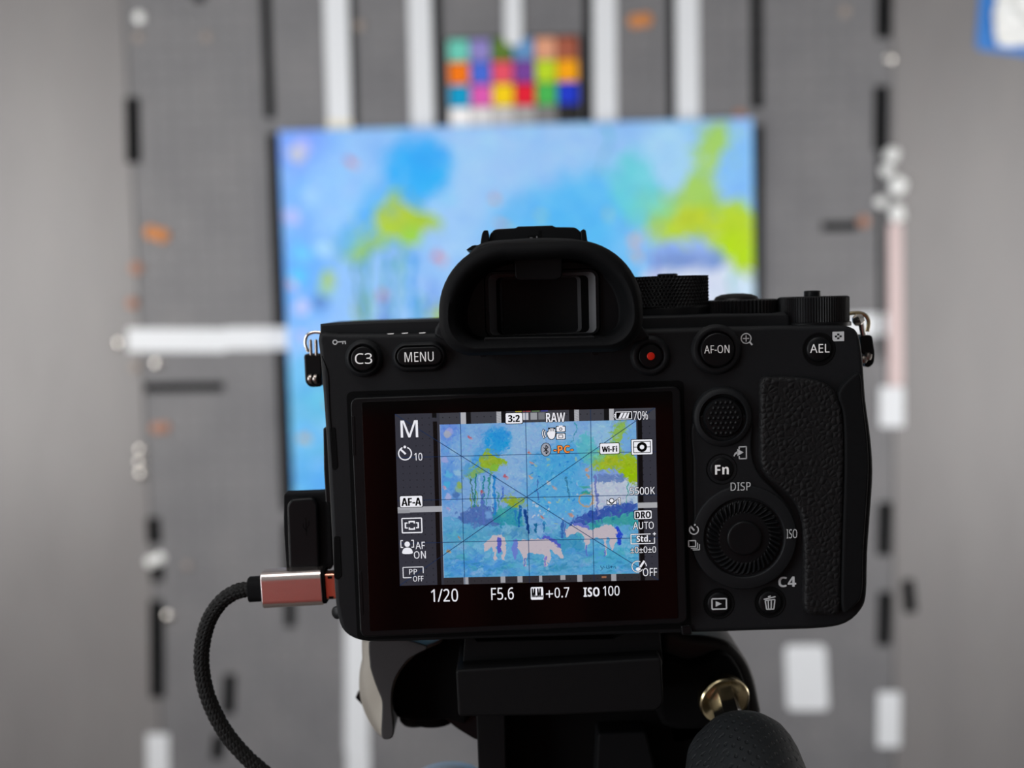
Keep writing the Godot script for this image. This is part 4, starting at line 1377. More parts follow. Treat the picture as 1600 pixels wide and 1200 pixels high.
	# metering mode
	var r2: Rect2 = Rect2(27.87, -37.87, 4.89, 3.54)
	d.flat(box_outline(r2.grow(0.16), 0.3), z - 0.05)
	w.flat(box_outline(r2, 0.2), y)
	k.frame(r2.grow(-0.45), 0.2, y + 0.03)
	var mc := r2.get_center()
	k.line(Vector2(r2.position.x + 0.45, mc.y), Vector2(r2.end.x - 0.45, mc.y), 0.18, y + 0.03)
	k.ring(Vector3(mc.x, mc.y, y + 0.04), 0.51, 1.2, 0, TAU, 30)
	w.disc(Vector3(mc.x, mc.y, y + 0.08), 0.53, 20)
	# battery
	var bt: Rect2 = Rect2(24.2, -29.43, 3.91, 1.88)
	d.flat(box_outline(bt.grow(0.16), 0.2), z - 0.05)
	d.flat(box_outline(Rect2(bt.position.x - 0.51, bt.position.y + 0.45, 0.6, 0.96), 0.1), z - 0.05)
	w.frame(bt.grow(-0.09), 0.18, y)
	w.frame(Rect2(bt.position.x - 0.36, bt.position.y + 0.6, 0.36, 0.66), 0.15, y)
	for i in 3:
		var x := bt.position.x + 0.69 + i * 0.84
		w.flat(PackedVector2Array([Vector2(x, bt.position.y + 0.3), Vector2(x + 0.6, bt.position.y + 0.3), Vector2(x + 1.26 if i < 2 else x + 0.96, bt.end.y - 0.3), Vector2(x + 0.66, bt.end.y - 0.3)]), y)
	# steady shot: a hand with movement marks, a camera and a film frame
	var hd := Vector2(8.99, -32.29)
	var palm := smooth_loop([hd + Vector2(-0.45, -1.2), hd + Vector2(0.48, -1.2), hd + Vector2(0.9, -0.15), hd + Vector2(0.75, 0.45), hd + Vector2(-0.6, 0.45), hd + Vector2(-1.02, 0)], 3)
	w.flat(palm, y)
	d.flat(Geo._inset(Geo._ccw(palm), -0.2), z - 0.05)
	for i in 4:
		var x := -0.54 + i * 0.41
		w.line(hd + Vector2(x, 0.3), hd + Vector2(x + 0.06, 1.23 if i in [1, 2] else 0.99), 0.26, y)
		d.line(hd + Vector2(x, 0.3), hd + Vector2(x + 0.06, 1.38), 0.54, z - 0.05)
	for i in 2:
		w.ring(Vector3(hd.x - 0.23, hd.y, y), 1.26 + i * 0.48, 1.47 + i * 0.48, deg_to_rad(150), deg_to_rad(215), 10)
		d.ring(Vector3(hd.x - 0.23, hd.y, z - 0.05), 1.14 + i * 0.48, 1.59 + i * 0.48, deg_to_rad(146), deg_to_rad(219), 10)
	var cr: Rect2 = Rect2(10.24, -31.89, 1.97, 1.14)
	for rr in [cr, Rect2(10.2, -33.65, 1.97, 1.22)]:
		d.flat(box_outline((rr as Rect2).grow(0.18), 0.2), z - 0.05)
		w.flat(box_outline(rr, 0.2), y)
	w.flat(box_outline(Rect2(10.77, -30.82, 0.91, 0.36), 0.1), y)
	k.ring(Vector3(cr.get_center().x, cr.get_center().y, y + 0.03), 0.21, 0.39, 0, TAU, 18)
	k.frame(Rect2(10.68, -33.38, 1, 0.67), 0.15, y + 0.03)
	# wireless badge: a grey oval with a branching sign
	var o := Vector2(7.61, -36.1)
	d.flat(oval(o, 1.26, 1.65), z - 0.05)
	var gr := Geo.new()
	gr.flat(oval(o, 1.11, 1.5), y)
	build(gr, "badge", mats.display_grey, panel, 0.0)
	for e in [[0, -7, 0, 7], [0, 7, 3.6, 3.6], [3.6, 3.6, -3.6, -3.4], [-3.6, 3.4, 3.6, -3.6], [3.6, -3.6, 0, -7]]:
		k.line(o + Vector2(e[0], e[1]) * 0.15, o + Vector2(e[2], e[3]) * 0.15, 0.2, y + 0.03)
	# palette with brush
	var pc := Vector2(28.74, -64.78)
	w.ring(Vector3(pc.x, pc.y, y), 1.23, 1.41, deg_to_rad(60), deg_to_rad(330), 26)
	d.ring(Vector3(pc.x, pc.y, z - 0.05), 1.14, 1.5, deg_to_rad(60), deg_to_rad(330), 26)
	w.line(pc + Vector2(0.6, -0.15), pc + Vector2(1.65, 1.35), 0.48, y)
	w.flat(oval(pc + Vector2(0.15, -0.6), 0.57, 0.42, 16), y)
	w.line(pc + Vector2(1.86, 0.9), pc + Vector2(2.17, 0.08), 0.18, y)
	# white balance sign: a lamp between two wedges
	var wb := Vector2(22.89, -48.88)
	for s in [-1, 1]:
		var wedge := PackedVector2Array([wb + Vector2(s * 1.05, -0.69), wb + Vector2(s * 0.15, -0.69), wb + Vector2(s * 1.05, 0.18)])
		d.flat(Geo._inset(Geo._ccw(wedge), -0.14), z - 0.05)
		w.flat(wedge, y)
	d.disc(Vector3(wb.x, wb.y + 0.15, z - 0.04), 0.63, 20)
	w.disc(Vector3(wb.x, wb.y + 0.15, y + 0.01), 0.45, 20)
	build(w, "lettering", mats.display_white, panel, 0.0)
	build(d, "lettering_outline", mats.display_black, panel, 0.0)
	build(k, "dark_lettering", mats.display_black, panel, 0.0)
	var og := Geo.new()
	letters(og, "-PC-", Rect2(9.4, -37.03, 4.69, 1.77), y, true)
	build(og, "orange_lettering", mats.display_orange, panel, 0.0)
	var od := Geo.new()
	for e in [Vector2(0.15, 0), Vector2(-0.15, 0), Vector2(0, 0.15), Vector2(0, -0.15)]:
		var rr: Rect2 = Rect2(9.4, -37.03, 4.69, 1.77)
		letters(od, "-PC-", Rect2(rr.position + e, rr.size), z - 0.05, true)
	build(od, "lettering_outline", mats.display_black, panel, 0.0)


func knurl(g: Geo, c: Vector3, r: float, y0: float, y1: float, around: int, rows: int, deep: float) -> void:   # a diamond-cut drum standing on y
	var rings := []
	var n := around * 4
	var m := rows * 4
	for j in m + 1:
		var t := float(j) / m
		var ring := PackedVector3Array()
		for i in n:
			var a := TAU * i / n
			var u := fposmod(float(i) / 4 + t * rows * 0.5, 1.0)
			var v := fposmod(float(i) / 4 - t * rows * 0.5, 1.0)
			var hgt := minf(1.0 - absf(u * 2 - 1), 1.0 - absf(v * 2 - 1))
			var rr := r - deep * (1.0 - hgt)
			ring.append(Vector3(c.x + sin(a) * rr, lerpf(y0, y1, t), c.z + cos(a) * rr))
		rings.append(ring)
	g.loft(rings)


func ribbed(g: Geo, c: Vector3, r: float, y0: float, y1: float, teeth: int, deep: float, top := 0.0) -> void:      # a drum with upright ribs
	var rings := []
	var n := teeth * 6
	for q in [[y0, 1.0, 0.3], [y0 + 0.2, 0.0, 0.0], [y1 - 0.3, 0.0, 0.0], [y1, 1.0, 0.35], [y1, 1.0, 0.9]]:
		var ring := PackedVector3Array()
		for i in n:
			var a := TAU * i / n
			var k := i % 6
			var cut := deep if k in [0, 5] else (deep * 0.35 if k in [1, 4] else 0.0)
			if q[1] > 0.5:
				cut = deep
			var rr: float = r - cut - q[2]
			ring.append(Vector3(c.x + sin(a) * rr, q[0], c.z + cos(a) * rr))
		rings.append(ring)
	g.loft(rings)


func dials(root: Node3D) -> void:
	var g := Geo.new()
	var c := Vector3(39.49, -3.37, -21)
	knurl(g, c, 9.93 * 1.077, c.y, Vector3(39.62, 4.2, -21).y, 70, 9, 0.35)
	var dial := build(g, "mode_dial", mats.smooth_black, root, 20.0)
	g = Geo.new()
	g.lathe([Vector2(2.6, 0), Vector2(2.6, 0.5), Vector2(2.2, 0.7), Vector2(0, 0.7)], Vector3(39.94, 4.19, -21), Vector3.UP, 32)
	build(g, "lock_button", mats.smooth_black, dial)
	g = Geo.new()
	g.lathe([Vector2(10.7, -0.3), Vector2(10.7, 2.3), Vector2(10.3, 2.9)], Vector3(40.09, -6.13, -21), Vector3.UP, 64)
	build(g, "dial_base", mats.smooth_black, root)
	# rear dial under a shelf
	g = Geo.new()
	c = Vector3(58.31, -5.95, -19)
	ribbed(g, c, 8.42 * 1.07, c.y, Vector3(58.36, -2.1, -19).y, 56, 0.35)
	build(g, "rear_dial", mats.smooth_black, root, 20.0)
	g = Geo.new()
	c = Vector3(57.73, -2.09, -24)
	g.lathe([Vector2(5.6, 0), Vector2(5.2, 0.7), Vector2(3.8, 1.3), Vector2(1.8, 1.55), Vector2(0, 1.6)], c, Vector3.UP, 40)
	build(g, "shutter_button", mats.smooth_black, root)
	g = Geo.new()
	g.prism(smooth_loop([Vector2(51.15, -5.74), Vector2(59.19, -6.11), Vector2(65.69, -5.36), Vector2(66.62, -6), Vector2(66.59, -9.1), Vector2(59.15, -9.51), Vector2(52.03, -9.01)], 4), -30, -8.4, 0.8)
	build(g, "dial_shelf", mats.black_plastic, root, 50.0)
	# compensation dial with fine ribs
	g = Geo.new()
	c = Vector3(74.83, -8.37, -14)
	ribbed(g, c, 8.2 * 1.05, c.y, Vector3(74.88, -1.75, -14).y, 84, 0.18)
	dial = build(g, "compensation_dial", mats.smooth_black, root, 20.0)
	g = Geo.new()
	g.lathe([Vector2(2.0, 0), Vector2(2.0, 1.2), Vector2(1.7, 1.4), Vector2(0, 1.45)], Vector3(74.56, -1.74, -14), Vector3.UP, 32)
	build(g, "lock_button", mats.smooth_black, dial)
	g = Geo.new()
	g.lathe([Vector2(9.0, -0.4), Vector2(9.0, 0.5), Vector2(8.4, 0.8)], Vector3(74.83, -8.68, -14), Vector3.UP, 64)
	build(g, "dial_base", mats.smooth_black, root)


func raised_button(root: Node3D, at: Vector3, ring_r: float, r: float, called := "button", rise := 1.3) -> MeshInstance3D:
	var g := Geo.new()
	g.lathe([Vector2(ring_r, 0), Vector2(ring_r - 0.5, 0.75), Vector2(ring_r - 0.9, 0.95), Vector2(r + 0.55, 0.95), Vector2(r + 0.3, 0.7), Vector2(r + 0.25, -0.4)], at, Vector3.BACK, 56)
	build(g, "button_collar", mats.black_plastic, root, 50.0)
	g = Geo.new()
	g.lathe([Vector2(r, -0.5), Vector2(r, rise - 0.35), Vector2(r - 0.1, rise - 0.12), Vector2(r - 0.4, rise), Vector2(0, rise + 0.06)], at, Vector3.BACK, 48)
	return build(g, called, mats.smooth_black, root, 50.0)


func sunk_button(root: Node3D, at: Vector3, hole: float, r: float, dome: float) -> MeshInstance3D:
	var g := Geo.new()
	g.lathe([Vector2(hole + 0.35, -0.02), Vector2(hole + 0.2, 0.06), Vector2(hole, 0.02), Vector2(r + 0.15, -0.9), Vector2(0, -0.9)], at, Vector3.BACK, 48)
	build(g, "button_well", mats.matte_black, root, 50.0)
	g = Geo.new()
	g.lathe([Vector2(r, -0.9), Vector2(r, 0.05), Vector2(r * 0.93, 0.3), Vector2(r * 0.7, 0.3 + dome * 0.6), Vector2(r * 0.35, 0.3 + dome * 0.9), Vector2(0, 0.3 + dome)], at, Vector3.BACK, 48)
	return build(g, "button", mats.smooth_black, root, 50.0)


func print_on(part: Node3D, text: String, r: Rect2, z: float, heavy := false, m := "print_white", slant := 0.0) -> void:
	var g := Geo.new()
	letters(g, text, r, z, heavy, 0.03, slant)
	build(g, "lettering", mats[m], part, 0.0)


func buttons(root: Node3D) -> void:
	var g: Geo
	var b := raised_button(root, Vector3(-34.98, -13.49, -2.4), 4.51, 2.89, "button", 2.0)
	print_on(b, "C3", Rect2(-36.83, -14.68, 4.07, 2.5), -0.36)
	# MENU: a long button in a long collar
	var o := [Rect2(-28.32, -17.02, 12.88, 7.13), Rect2(-27, -15.44, 10.72, 4.38)]
	g = Geo.new()
	var rings := []
	for q in [[0, 0.0, -3.0], [0, 0.0, -2.4], [0, 0.5, -1.6], [0, 0.8, -1.5], [1, -0.45, -1.5], [1, -0.2, -1.9], [1, -0.15, -3.0]]:
		var r: Rect2 = (o[q[0]] as Rect2).grow(-q[1])
		rings.append(arch(r, r.size.y / 2 - 0.01, r.size.y / 2 - 0.01, q[2], 10))
	g.loft(rings, false, false)
	build(g, "button_collar", mats.black_plastic, root, 50.0)
	g = Geo.new()
	var mr: Rect2 = o[1]
	rings = []
	for q in [[0.0, -3.0], [0.0, -0.85], [0.1, -0.62], [0.4, -0.5]]:
		var r := mr.grow(-q[0])
		rings.append(arch(r, r.size.y / 2 - 0.01, r.size.y / 2 - 0.01, q[1], 10))
	g.loft(rings, false, true)
	b = build(g, "button", mats.smooth_black, root, 50.0)
	print_on(b, "MENU", Rect2(-25.14, -14.5, 6.86, 2.26), -0.45)
	# record button
	b = raised_button(root, Vector3(33.03, -14.74, -2.8), 4.81, 2.86, "button", 0.7)
	g = Geo.new()
	g.lathe([Vector2(0.93, -0.2), Vector2(0.93, 0.1), Vector2(0.75, 0.22), Vector2(0, 0.24)], Vector3(33.08, -14.78, -2), Vector3.BACK, 24)
	build(g, "record_dot", mats.record_red, b)
	b = raised_button(root, Vector3(48.68, -13.64, -2.6), 6.02, 3.99, "button", 1.9)
	print_on(b, "AF-ON", Rect2(45.52, -14.42, 5.94, 1.87), -0.6)
	b = sunk_button(root, Vector3(73.16, -14.23, -2.9), 3.61, 3.01, 0.5)
	print_on(b, "AEL", Rect2(70.84, -15.03, 4.61, 2.03), -2.06)
	# joystick with a studded cap in a round housing
	var at := Vector3(49.91, -29.83, -3)
	g = Geo.new()
	g.lathe([Vector2(7.37, -0.2), Vector2(7.07, 1.0), Vector2(6.62, 1.6), Vector2(5.71, 1.75), Vector2(5.49, 1.5), Vector2(5.34, 0.2), Vector2(0, 0.2)], at, Vector3.BACK, 64)
	build(g, "joystick_housing", mats.black_plastic, root, 50.0)
	g = Geo.new()
	g.lathe([Vector2(4.81, 0.2), Vector2(4.74, 1.5), Vector2(4.36, 2.2), Vector2(3.01, 2.35), Vector2(0, 2.45)], at, Vector3.BACK, 48)
	var stick := build(g, "joystick", mats.smooth_black, root, 50.0)
	for iy in range(-3, 4):
		for ix in range(-3, 4):
			var p := Vector2(ix * 7.7 + (3.85 if absi(iy) % 2 == 1 else 0.0), iy * 8.0)
			if p.length() < 27.0:
				g = Geo.new()
				g.lathe([Vector2(0.52, 0), Vector2(0.34, 0.3), Vector2(0.14, 0.42), Vector2(0, 0.44)], at + Vector3(p.x * 0.15, p.y * 0.15, 2.38 - p.length() * 0.006), Vector3.BACK, 8)
				build(g, "stud", mats.smooth_black, stick, 60.0)
	b = sunk_button(root, Vector3(49.49, -42.24, -2), 3.46, 2.78, 0.2)
	print_on(b, "Fn", Rect2(47.82, -43.42, 3.26, 2.28), -1.44, true)
	# control wheel
	at = Vector3(54.61, -58.85, -3)
	g = Geo.new()
	g.lathe([Vector2(12.78, -0.2), Vector2(12.63, 1.2), Vector2(12.33, 1.6), Vector2(9.93, 1.8), Vector2(9.55, 1.5), Vector2(9.4, 0.1), Vector2(0, 0.1)], at, Vector3.BACK, 80)
	build(g, "wheel_collar", mats.black_plastic, root, 50.0)
	g = Geo.new()
	var teeth := 40
	rings = []
	for q in [[61.0, 0.2, 0.0, 0.0], [60.5, 1.2, 0.0, 0.0], [57.0, 1.9, 0.75, 0.02], [50.0, 2.1, 0.9, 0.07], [43.0, 1.95, 0.55, 0.13], [40.0, 1.7, 0.0, 0.16], [37.0, 1.75, 0.0, 0.16]]:
		var ring := PackedVector3Array()
		for i in teeth * 6:
			var a := TAU * i / (teeth * 6)
			var saw: float = [0.0, 0.25, 0.6, 1.0, 0.9, 0.15][i % 6]
			ring.append(at + Vector3(cos(a + q[3]) * q[0] * 0.15, sin(a + q[3]) * q[0] * 0.15, q[1] - q[2] * (1.0 - saw)))
		rings.append(ring)
	g.loft(rings, false, true)
	var wheel := build(g, "control_wheel", mats.smooth_black, root, 20.0)
	g = Geo.new()
	g.lathe([Vector2(4.14, 1.5), Vector2(4.14, 2.2), Vector2(3.91, 2.45), Vector2(3.46, 2.5), Vector2(0, 2.4)], at + Vector3(-0.1, 0, 0), Vector3.BACK, 48)
	build(g, "centre_button", mats.smooth_black, wheel, 50.0)
	# play and delete
	b = sunk_button(root, Vector3(48.52, -75.12, -2.9), 3.46, 2.78, 0.25)
	g = Geo.new()
	g.frame(Rect2(46.79, -76.31, 3.47, 2.53), 0.33, -2.28)
	var pc := Vector2(48.33, -75.03)
	g.flat(PackedVector2Array([pc + Vector2(-0.66, -0.69), pc + Vector2(0.81, 0), pc + Vector2(-0.66, 0.69)]), -2.28)
	build(g, "print", mats.print_grey, b, 0.0)
	b = sunk_button(root, Vector3(60.9, -75.14, -2.9), 3.46, 2.78, 0.25)
	g = Geo.new()
	var tc := Vector2(60.76, -75.29)
	var u := 0.15
	g.line(tc + Vector2(-10, 7) * u, tc + Vector2(9, 11) * u, 1.8 * u, -2.27)
	g.line(tc + Vector2(-3, 11) * u, tc + Vector2(1.5, 12.3) * u, 1.8 * u, -2.27)
	for e in [[-7.5, 5, -5.5, -9], [-2.8, 6, -2.2, -9], [2.2, 6, 1.8, -9], [8, 6, 6.2, -9], [-7.5, 5.4, 8.4, 6.4], [-6, -9.2, 6.6, -9.2]]:
		g.line(tc + Vector2(e[0], e[1]) * u, tc + Vector2(e[2], e[3]) * u, 1.9 * u, -2.27)
	build(g, "print", mats.print_grey, b, 0.0)


func back_panel(root: Node3D) -> void:
	var g := Geo.new()
	# raised panel carrying joystick, Fn and wheel
	g.prism(smooth_loop([Vector2(42.85, -30.84), Vector2(42.72, -40.05), Vector2(42.7, -50.86), Vector2(42.87, -60.18), Vector2(46.49, -64.96), Vector2(54.29, -69.08), Vector2(64.18, -65.44), Vector2(67.16, -58.98), Vector2(66.29, -53.05), Vector2(62.8, -48.31), Vector2(59.02, -44.35), Vector2(57.23, -40.44), Vector2(56.82, -35.82), Vector2(56.73, -30.45), Vector2(49.75, -27.96)], 4), -3.4, -2.0, 0.6)
	var panel := build(g, "control_panel", mats.black_plastic, root, 50.0)
	# thumb rest: leather pad and the smooth band outside it
	g = Geo.new()
	g.prism(smooth_loop([Vector2(82.38, -20.35), Vector2(82.96, -26.43), Vector2(83.98, -35.6), Vector2(84.26, -43.27), Vector2(83.77, -51.71), Vector2(82.96, -62.51), Vector2(82.61, -72.6), Vector2(81.07, -75.68), Vector2(77.99, -77.47), Vector2(77.73, -68.57), Vector2(78.27, -53.1), Vector2(78.64, -40.81), Vector2(78.39, -30.11), Vector2(77.21, -24.76), Vector2(80.1, -21.05)], 4), -9, -0.6, 2.4)
	build(g, "thumb_rest", mats.dark_rubber, root, 50.0)
	g = Geo.new()
	g.prism(smooth_loop([Vector2(59.05, -21.12), Vector2(58.67, -28.11), Vector2(58.57, -37.27), Vector2(58.83, -41.42), Vector2(60.32, -44.53), Vector2(63.65, -47.39), Vector2(66.82, -50.87), Vector2(68.32, -54.78), Vector2(68.74, -59.12), Vector2(68.82, -68.45), Vector2(68.91, -77.04), Vector2(73.05, -78.1), Vector2(77.21, -77.58), Vector2(77.87, -68.7), Vector2(78.42, -53.2), Vector2(78.79, -40.89), Vector2(78.53, -30.93), Vector2(77.35, -25.87), Vector2(74.79, -22.61), Vector2(69.95, -20.96), Vector2(62.84, -20.46)], 5), -3.4, -0.9, 1.6)
	build(g, "leather_pad", mats.leather, root, 50.0)
	# printing on the back
	var z := -2.9
	print_on(panel, "DISP", Rect2(51.44, -47.38, 4.76, 1.97), -1.2, false, "print_grey")
	print_on(panel, "ISO", Rect2(64.67, -59.24, 2.54, 2.17), -1.22, false, "print_grey")
	print_on(panel, "C4", Rect2(62.98, -71.51, 4.3, 2.54), z, true, "print_grey")
	g = Geo.new()
	var u := 0.15
	# key over C3
	var c := Vector2(-41.74, -9.48)
	g.ring(Vector3(c.x, c.y, z), 2.4 * u, 4.2 * u, 0, TAU, 24)
	g.line(c + Vector2(3.6, 0.3) * u, c + Vector2(17.2, 0.6) * u, 1.9 * u, z)
	g.line(c + Vector2(12.3, 0.3) * u, c + Vector2(12.3, -3.4) * u, 1.9 * u, z)
	g.line(c + Vector2(16.4, 0.6) * u, c + Vector2(16.4, -3.6) * u, 1.9 * u, z)
	# magnifier
	c = Vector2(55.88, -11.23)
	g.ring(Vector3(c.x, c.y, z), 7.0 * u, 8.6 * u, 0, TAU, 32)
	g.line(c + Vector2(-5, 0) * u, c + Vector2(5, 0) * u, 1.6 * u, z)
	g.line(c + Vector2(0, -5) * u, c + Vector2(0, 5) * u, 1.6 * u, z)
	g.line(c + Vector2(5.8, -6) * u, c + Vector2(9.6, -10.6) * u, 2.6 * u, z)
	# index sign: a square with four holes
	c = Vector2(77.79, -11.33)
	var s := 9.2 * u
	var cell := s * 2 / 5.0
	for iy in 5:
		for ix in 5:
			if [ix, iy] in [[2, 1], [1, 2], [3, 2], [2, 3]]:
				continue
			var p := c + Vector2(-s + ix * cell, -s * 0.82 + iy * cell * 0.82)
			g.flat(PackedVector2Array([p, p + Vector2(cell, 0), p + Vector2(cell, cell * 0.82), p + Vector2(0, cell * 0.82)]), z)
	# send sign: an arrow into a page
	c = Vector2(54.01, -38.43)
	var zz := -1.9
	for e in [[-2, 9.6, 10, 9.6], [9.4, 10, 9.4, -9.8], [-2, -9.4, 10, -9.4], [-2, 9.6, -2, 5.4], [-2, -9.6, -2, -5]]:
		g.line(c + Vector2(e[0], e[1]) * u, c + Vector2(e[2], e[3]) * u, 1.8 * u, zz)
	g.flat(PackedVector2Array([c + Vector2(-5, 6.4) * u, c + Vector2(5.2, 0.6) * u, c + Vector2(-5, -5) * u]), zz)
	g.line(c + Vector2(-4, 1.6) * u, c + Vector2(-8.6, -1.4) * u, 3.0 * u, zz)
	g.line(c + Vector2(-8.2, -0.8) * u, c + Vector2(-10.4, -5.2) * u, 2.0 * u, zz)
	# self-timer and drive signs
	c = Vector2(42.51, -56.53)
	zz = -1.05
	g.ring(Vector3(c.x, c.y, zz), 6.2 * u, 8.0 * u, deg_to_rad(128), deg_to_rad(412), 30)
	g.line(c + Vector2(-5.4, 6) * u, c + Vector2(0.6, -1) * u, 2.8 * u, zz)
	g.disc(Vector3(c.x + 1.6 * u, c.y + 8 * u, zz), 1.6 * u, 14)
	c = Vector2(42, -59.93)
	g.frame(Rect2(c + Vector2(-5.4, -4.4) * u, Vector2(11.2, 9.6) * u), 1.7 * u, zz)
	for k in [1, 2]:
		var f: Vector2 = Vector2(3.0, -2.6) * k * u
		g.line(c + f + Vector2(-5, -4.6) * u, c + f + Vector2(6.2, -4.6) * u, 1.3 * u, zz)
		g.line(c + f + Vector2(5.8, -4.6) * u, c + f + Vector2(5.8, 4.4) * u, 1.3 * u, zz)
	build(g, "print", mats.print_grey, panel, 0.0)


func lugs(root: Node3D) -> void:
	# strap rings: a bent wire through the lug, with a black plastic protector
	var g := Geo.new()
	g.tube(smooth_path([Vector3(-47.08, -7.79, -20), Vector3(-49.33, -7.41, -20), Vector3(-51.29, -8.16, -20), Vector3(-51.86, -10.25, -20), Vector3(-51.14, -12.37, -20)], 8), 0.42, 10)
	var ring := build(g, "strap_ring", mats.chrome, root)
	for spot in [[Vector3(-50.53, -13.36, -20), Vector3(-50.67, -19.12, -19)], [Vector3(-49.16, -13.39, -20), Vector3(-49.38, -19.15, -19)]]:
		g = Geo.new()
		g.lathe([Vector2(0.42, 0), Vector2(0.42, 3.8), Vector2(0.25, 4.1), Vector2(0, 4.2)], spot[0], Vector3.UP, 14)
		build(g, "wire_end", mats.worn_steel, ring)
		g = Geo.new()
		for k in 3:
			g.lathe([Vector2(0.5, -0.5), Vector2(1.15, -0.3), Vector2(1.25, 0), Vector2(1.15, 0.3), Vector2(0.5, 0.5)], spot[1] + Vector3(k * 0.12 - 0.1, 0, -0.3), Vector3(1, 0, 0.25), 18)
		build(g, "wire_coil", mats.worn_steel, ring)
	g = Geo.new()
	g.prism(rounded([Vector2(-52.29, -12.82), Vector2(-47.77, -12.95), Vector2(-48.09, -21.21), Vector2(-51.17, -21.28), Vector2(-52.25, -19.96)], 0.8), -24, -19.6, 0.9)
	build(g, "ring_protector", mats.smooth_black, root, 50.0)
	g = Geo.new()
	g.tube(smooth_path([Vector3(84.65, -6.51, -20), Vector3(87.56, -6.27, -20), Vector3(89.49, -6.96, -20), Vector3(90.29, -8.6, -20), Vector3(89.96, -11.01, -20)], 8), 0.5, 10)
	ring = build(g, "strap_ring", mats.brass, root)
	g = Geo.new()
	g.lathe([Vector2(0, -1.6), Vector2(1.1, -1.2), Vector2(1.6, 0), Vector2(1.1, 1.2), Vector2(0, 1.6)], Vector3(87.41, -8.02, -19), Vector3(1, 0.4, 0), 20)
	build(g, "lug_eye", mats.chrome, ring)
	g = Geo.new()
	g.tube(PackedVector3Array([Vector3(88.05, -8.84, -19), Vector3(88.68, -11.91, -19)]), 0.7, 12)
	build(g, "wire_end", mats.chrome, ring)
	for spot in [[Vector3(88.35, -17.97, -18), 1.1], [Vector3(89.48, -17.2, -18), 1.0]]:
		g = Geo.new()
		g.lathe([Vector2(0, -1.1), Vector2(0.85, -0.7), Vector2(spot[1], 0), Vector2(0.85, 0.7), Vector2(0, 1.1)], spot[0], Vector3(0.3, 1, 0), 16)
		build(g, "wire_coil", mats.worn_steel, ring)
	g = Geo.new()
	g.prism(rounded([Vector2(87.69, -11.75), Vector2(90.76, -11.84), Vector2(91.39, -16.55), Vector2(91.22, -18.97), Vector2(89.93, -20.07), Vector2(88.79, -19.72), Vector2(89.45, -17.14), Vector2(88, -16.45)], 0.8), -24, -18.4, 0.9)
	build(g, "ring_protector", mats.smooth_black, root, 50.0)


func side_doors(root: Node3D) -> void:
	var g := Geo.new()
	g.prism(rounded([Vector2(-45.71, -30.07), Vector2(-44.62, -30.1), Vector2(-44.17, -38.4), Vector2(-44.24, -48.29), Vector2(-45.8, -48.41), Vector2(-45.94, -39.92)], 0.5), -14, -5.0, 0.6)
	build(g, "port_door", mats.metallic_paint if false else mats.smooth_black, root)
	g = Geo.new()
	g.prism(rounded([Vector2(-43.83, -29.82), Vector2(-42.46, -29.86), Vector2(-42.21, -39.42), Vector2(-43.01, -40.18), Vector2(-43.6, -39.7)], 0.4), -3.2, -2.86, 0.05)
	build(g, "door_recess", mats.matte_black, root)
	g = Geo.new()
	g.prism(rounded([Vector2(-43.78, -56.15), Vector2(-42.39, -56.19), Vector2(-42.3, -65.89), Vector2(-43.41, -66.8), Vector2(-44.16, -66.16)], 0.4), -3.2, -2.86, 0.05)
	build(g, "door_recess", mats.matte_black, root)
	# the opened rubber flap of the charging port
	g = Geo.new()
	g.prism(rounded([Vector2(-57.73, -47.4), Vector2(-46.06, -47.23), Vector2(-46.14, -65.87), Vector2(-46.66, -66.84), Vector2(-57.89, -66.53), Vector2(-58.12, -56.77)], 0.6), -19, -14, 0.7)
	var flap := build(g, "port_flap", mats.dark_rubber, root)
	g = Geo.new()
	g.prism(rounded([Vector2(-56.68, -49.83), Vector2(-55.51, -48.41), Vector2(-50.09, -48.24), Vector2(-49.03, -49.72), Vector2(-49.2, -66.2), Vector2(-56.88, -66.16)], 1.2), -14.2, -12.4, 0.9)
	var plug := build(g, "flap_plug", mats.smooth_black, flap, 50.0)
	g = Geo.new()
	var c := Vector2(-52.1, -55.24)
	var u := 0.15
	for e in [[0, -16, 0, 14], [-5, -2, 0, -8], [5, 2, 0, -5], [-5, 4, -5, -2], [5, 8, 5, 2]]:
		g.line(c + Vector2(e[0], e[1]) * u, c + Vector2(e[2], e[3]) * u, 1.6 * u, -12.33)
	build(g, "embossed_mark", mats.matte_black, plug, 0.0)
	# the small screw head at the lower corner
	g = Geo.new()
	g.lathe([Vector2(1.6, -1), Vector2(1.6, 0.3), Vector2(1.2, 0.6), Vector2(0, 0.6)], Vector3(-44.36, -75.91, -7), Vector3(-0.6, 0, 1), 20)
	build(g, "corner_screw", mats.smooth_black, root)


# ---------------------------------------------------------------- the cable

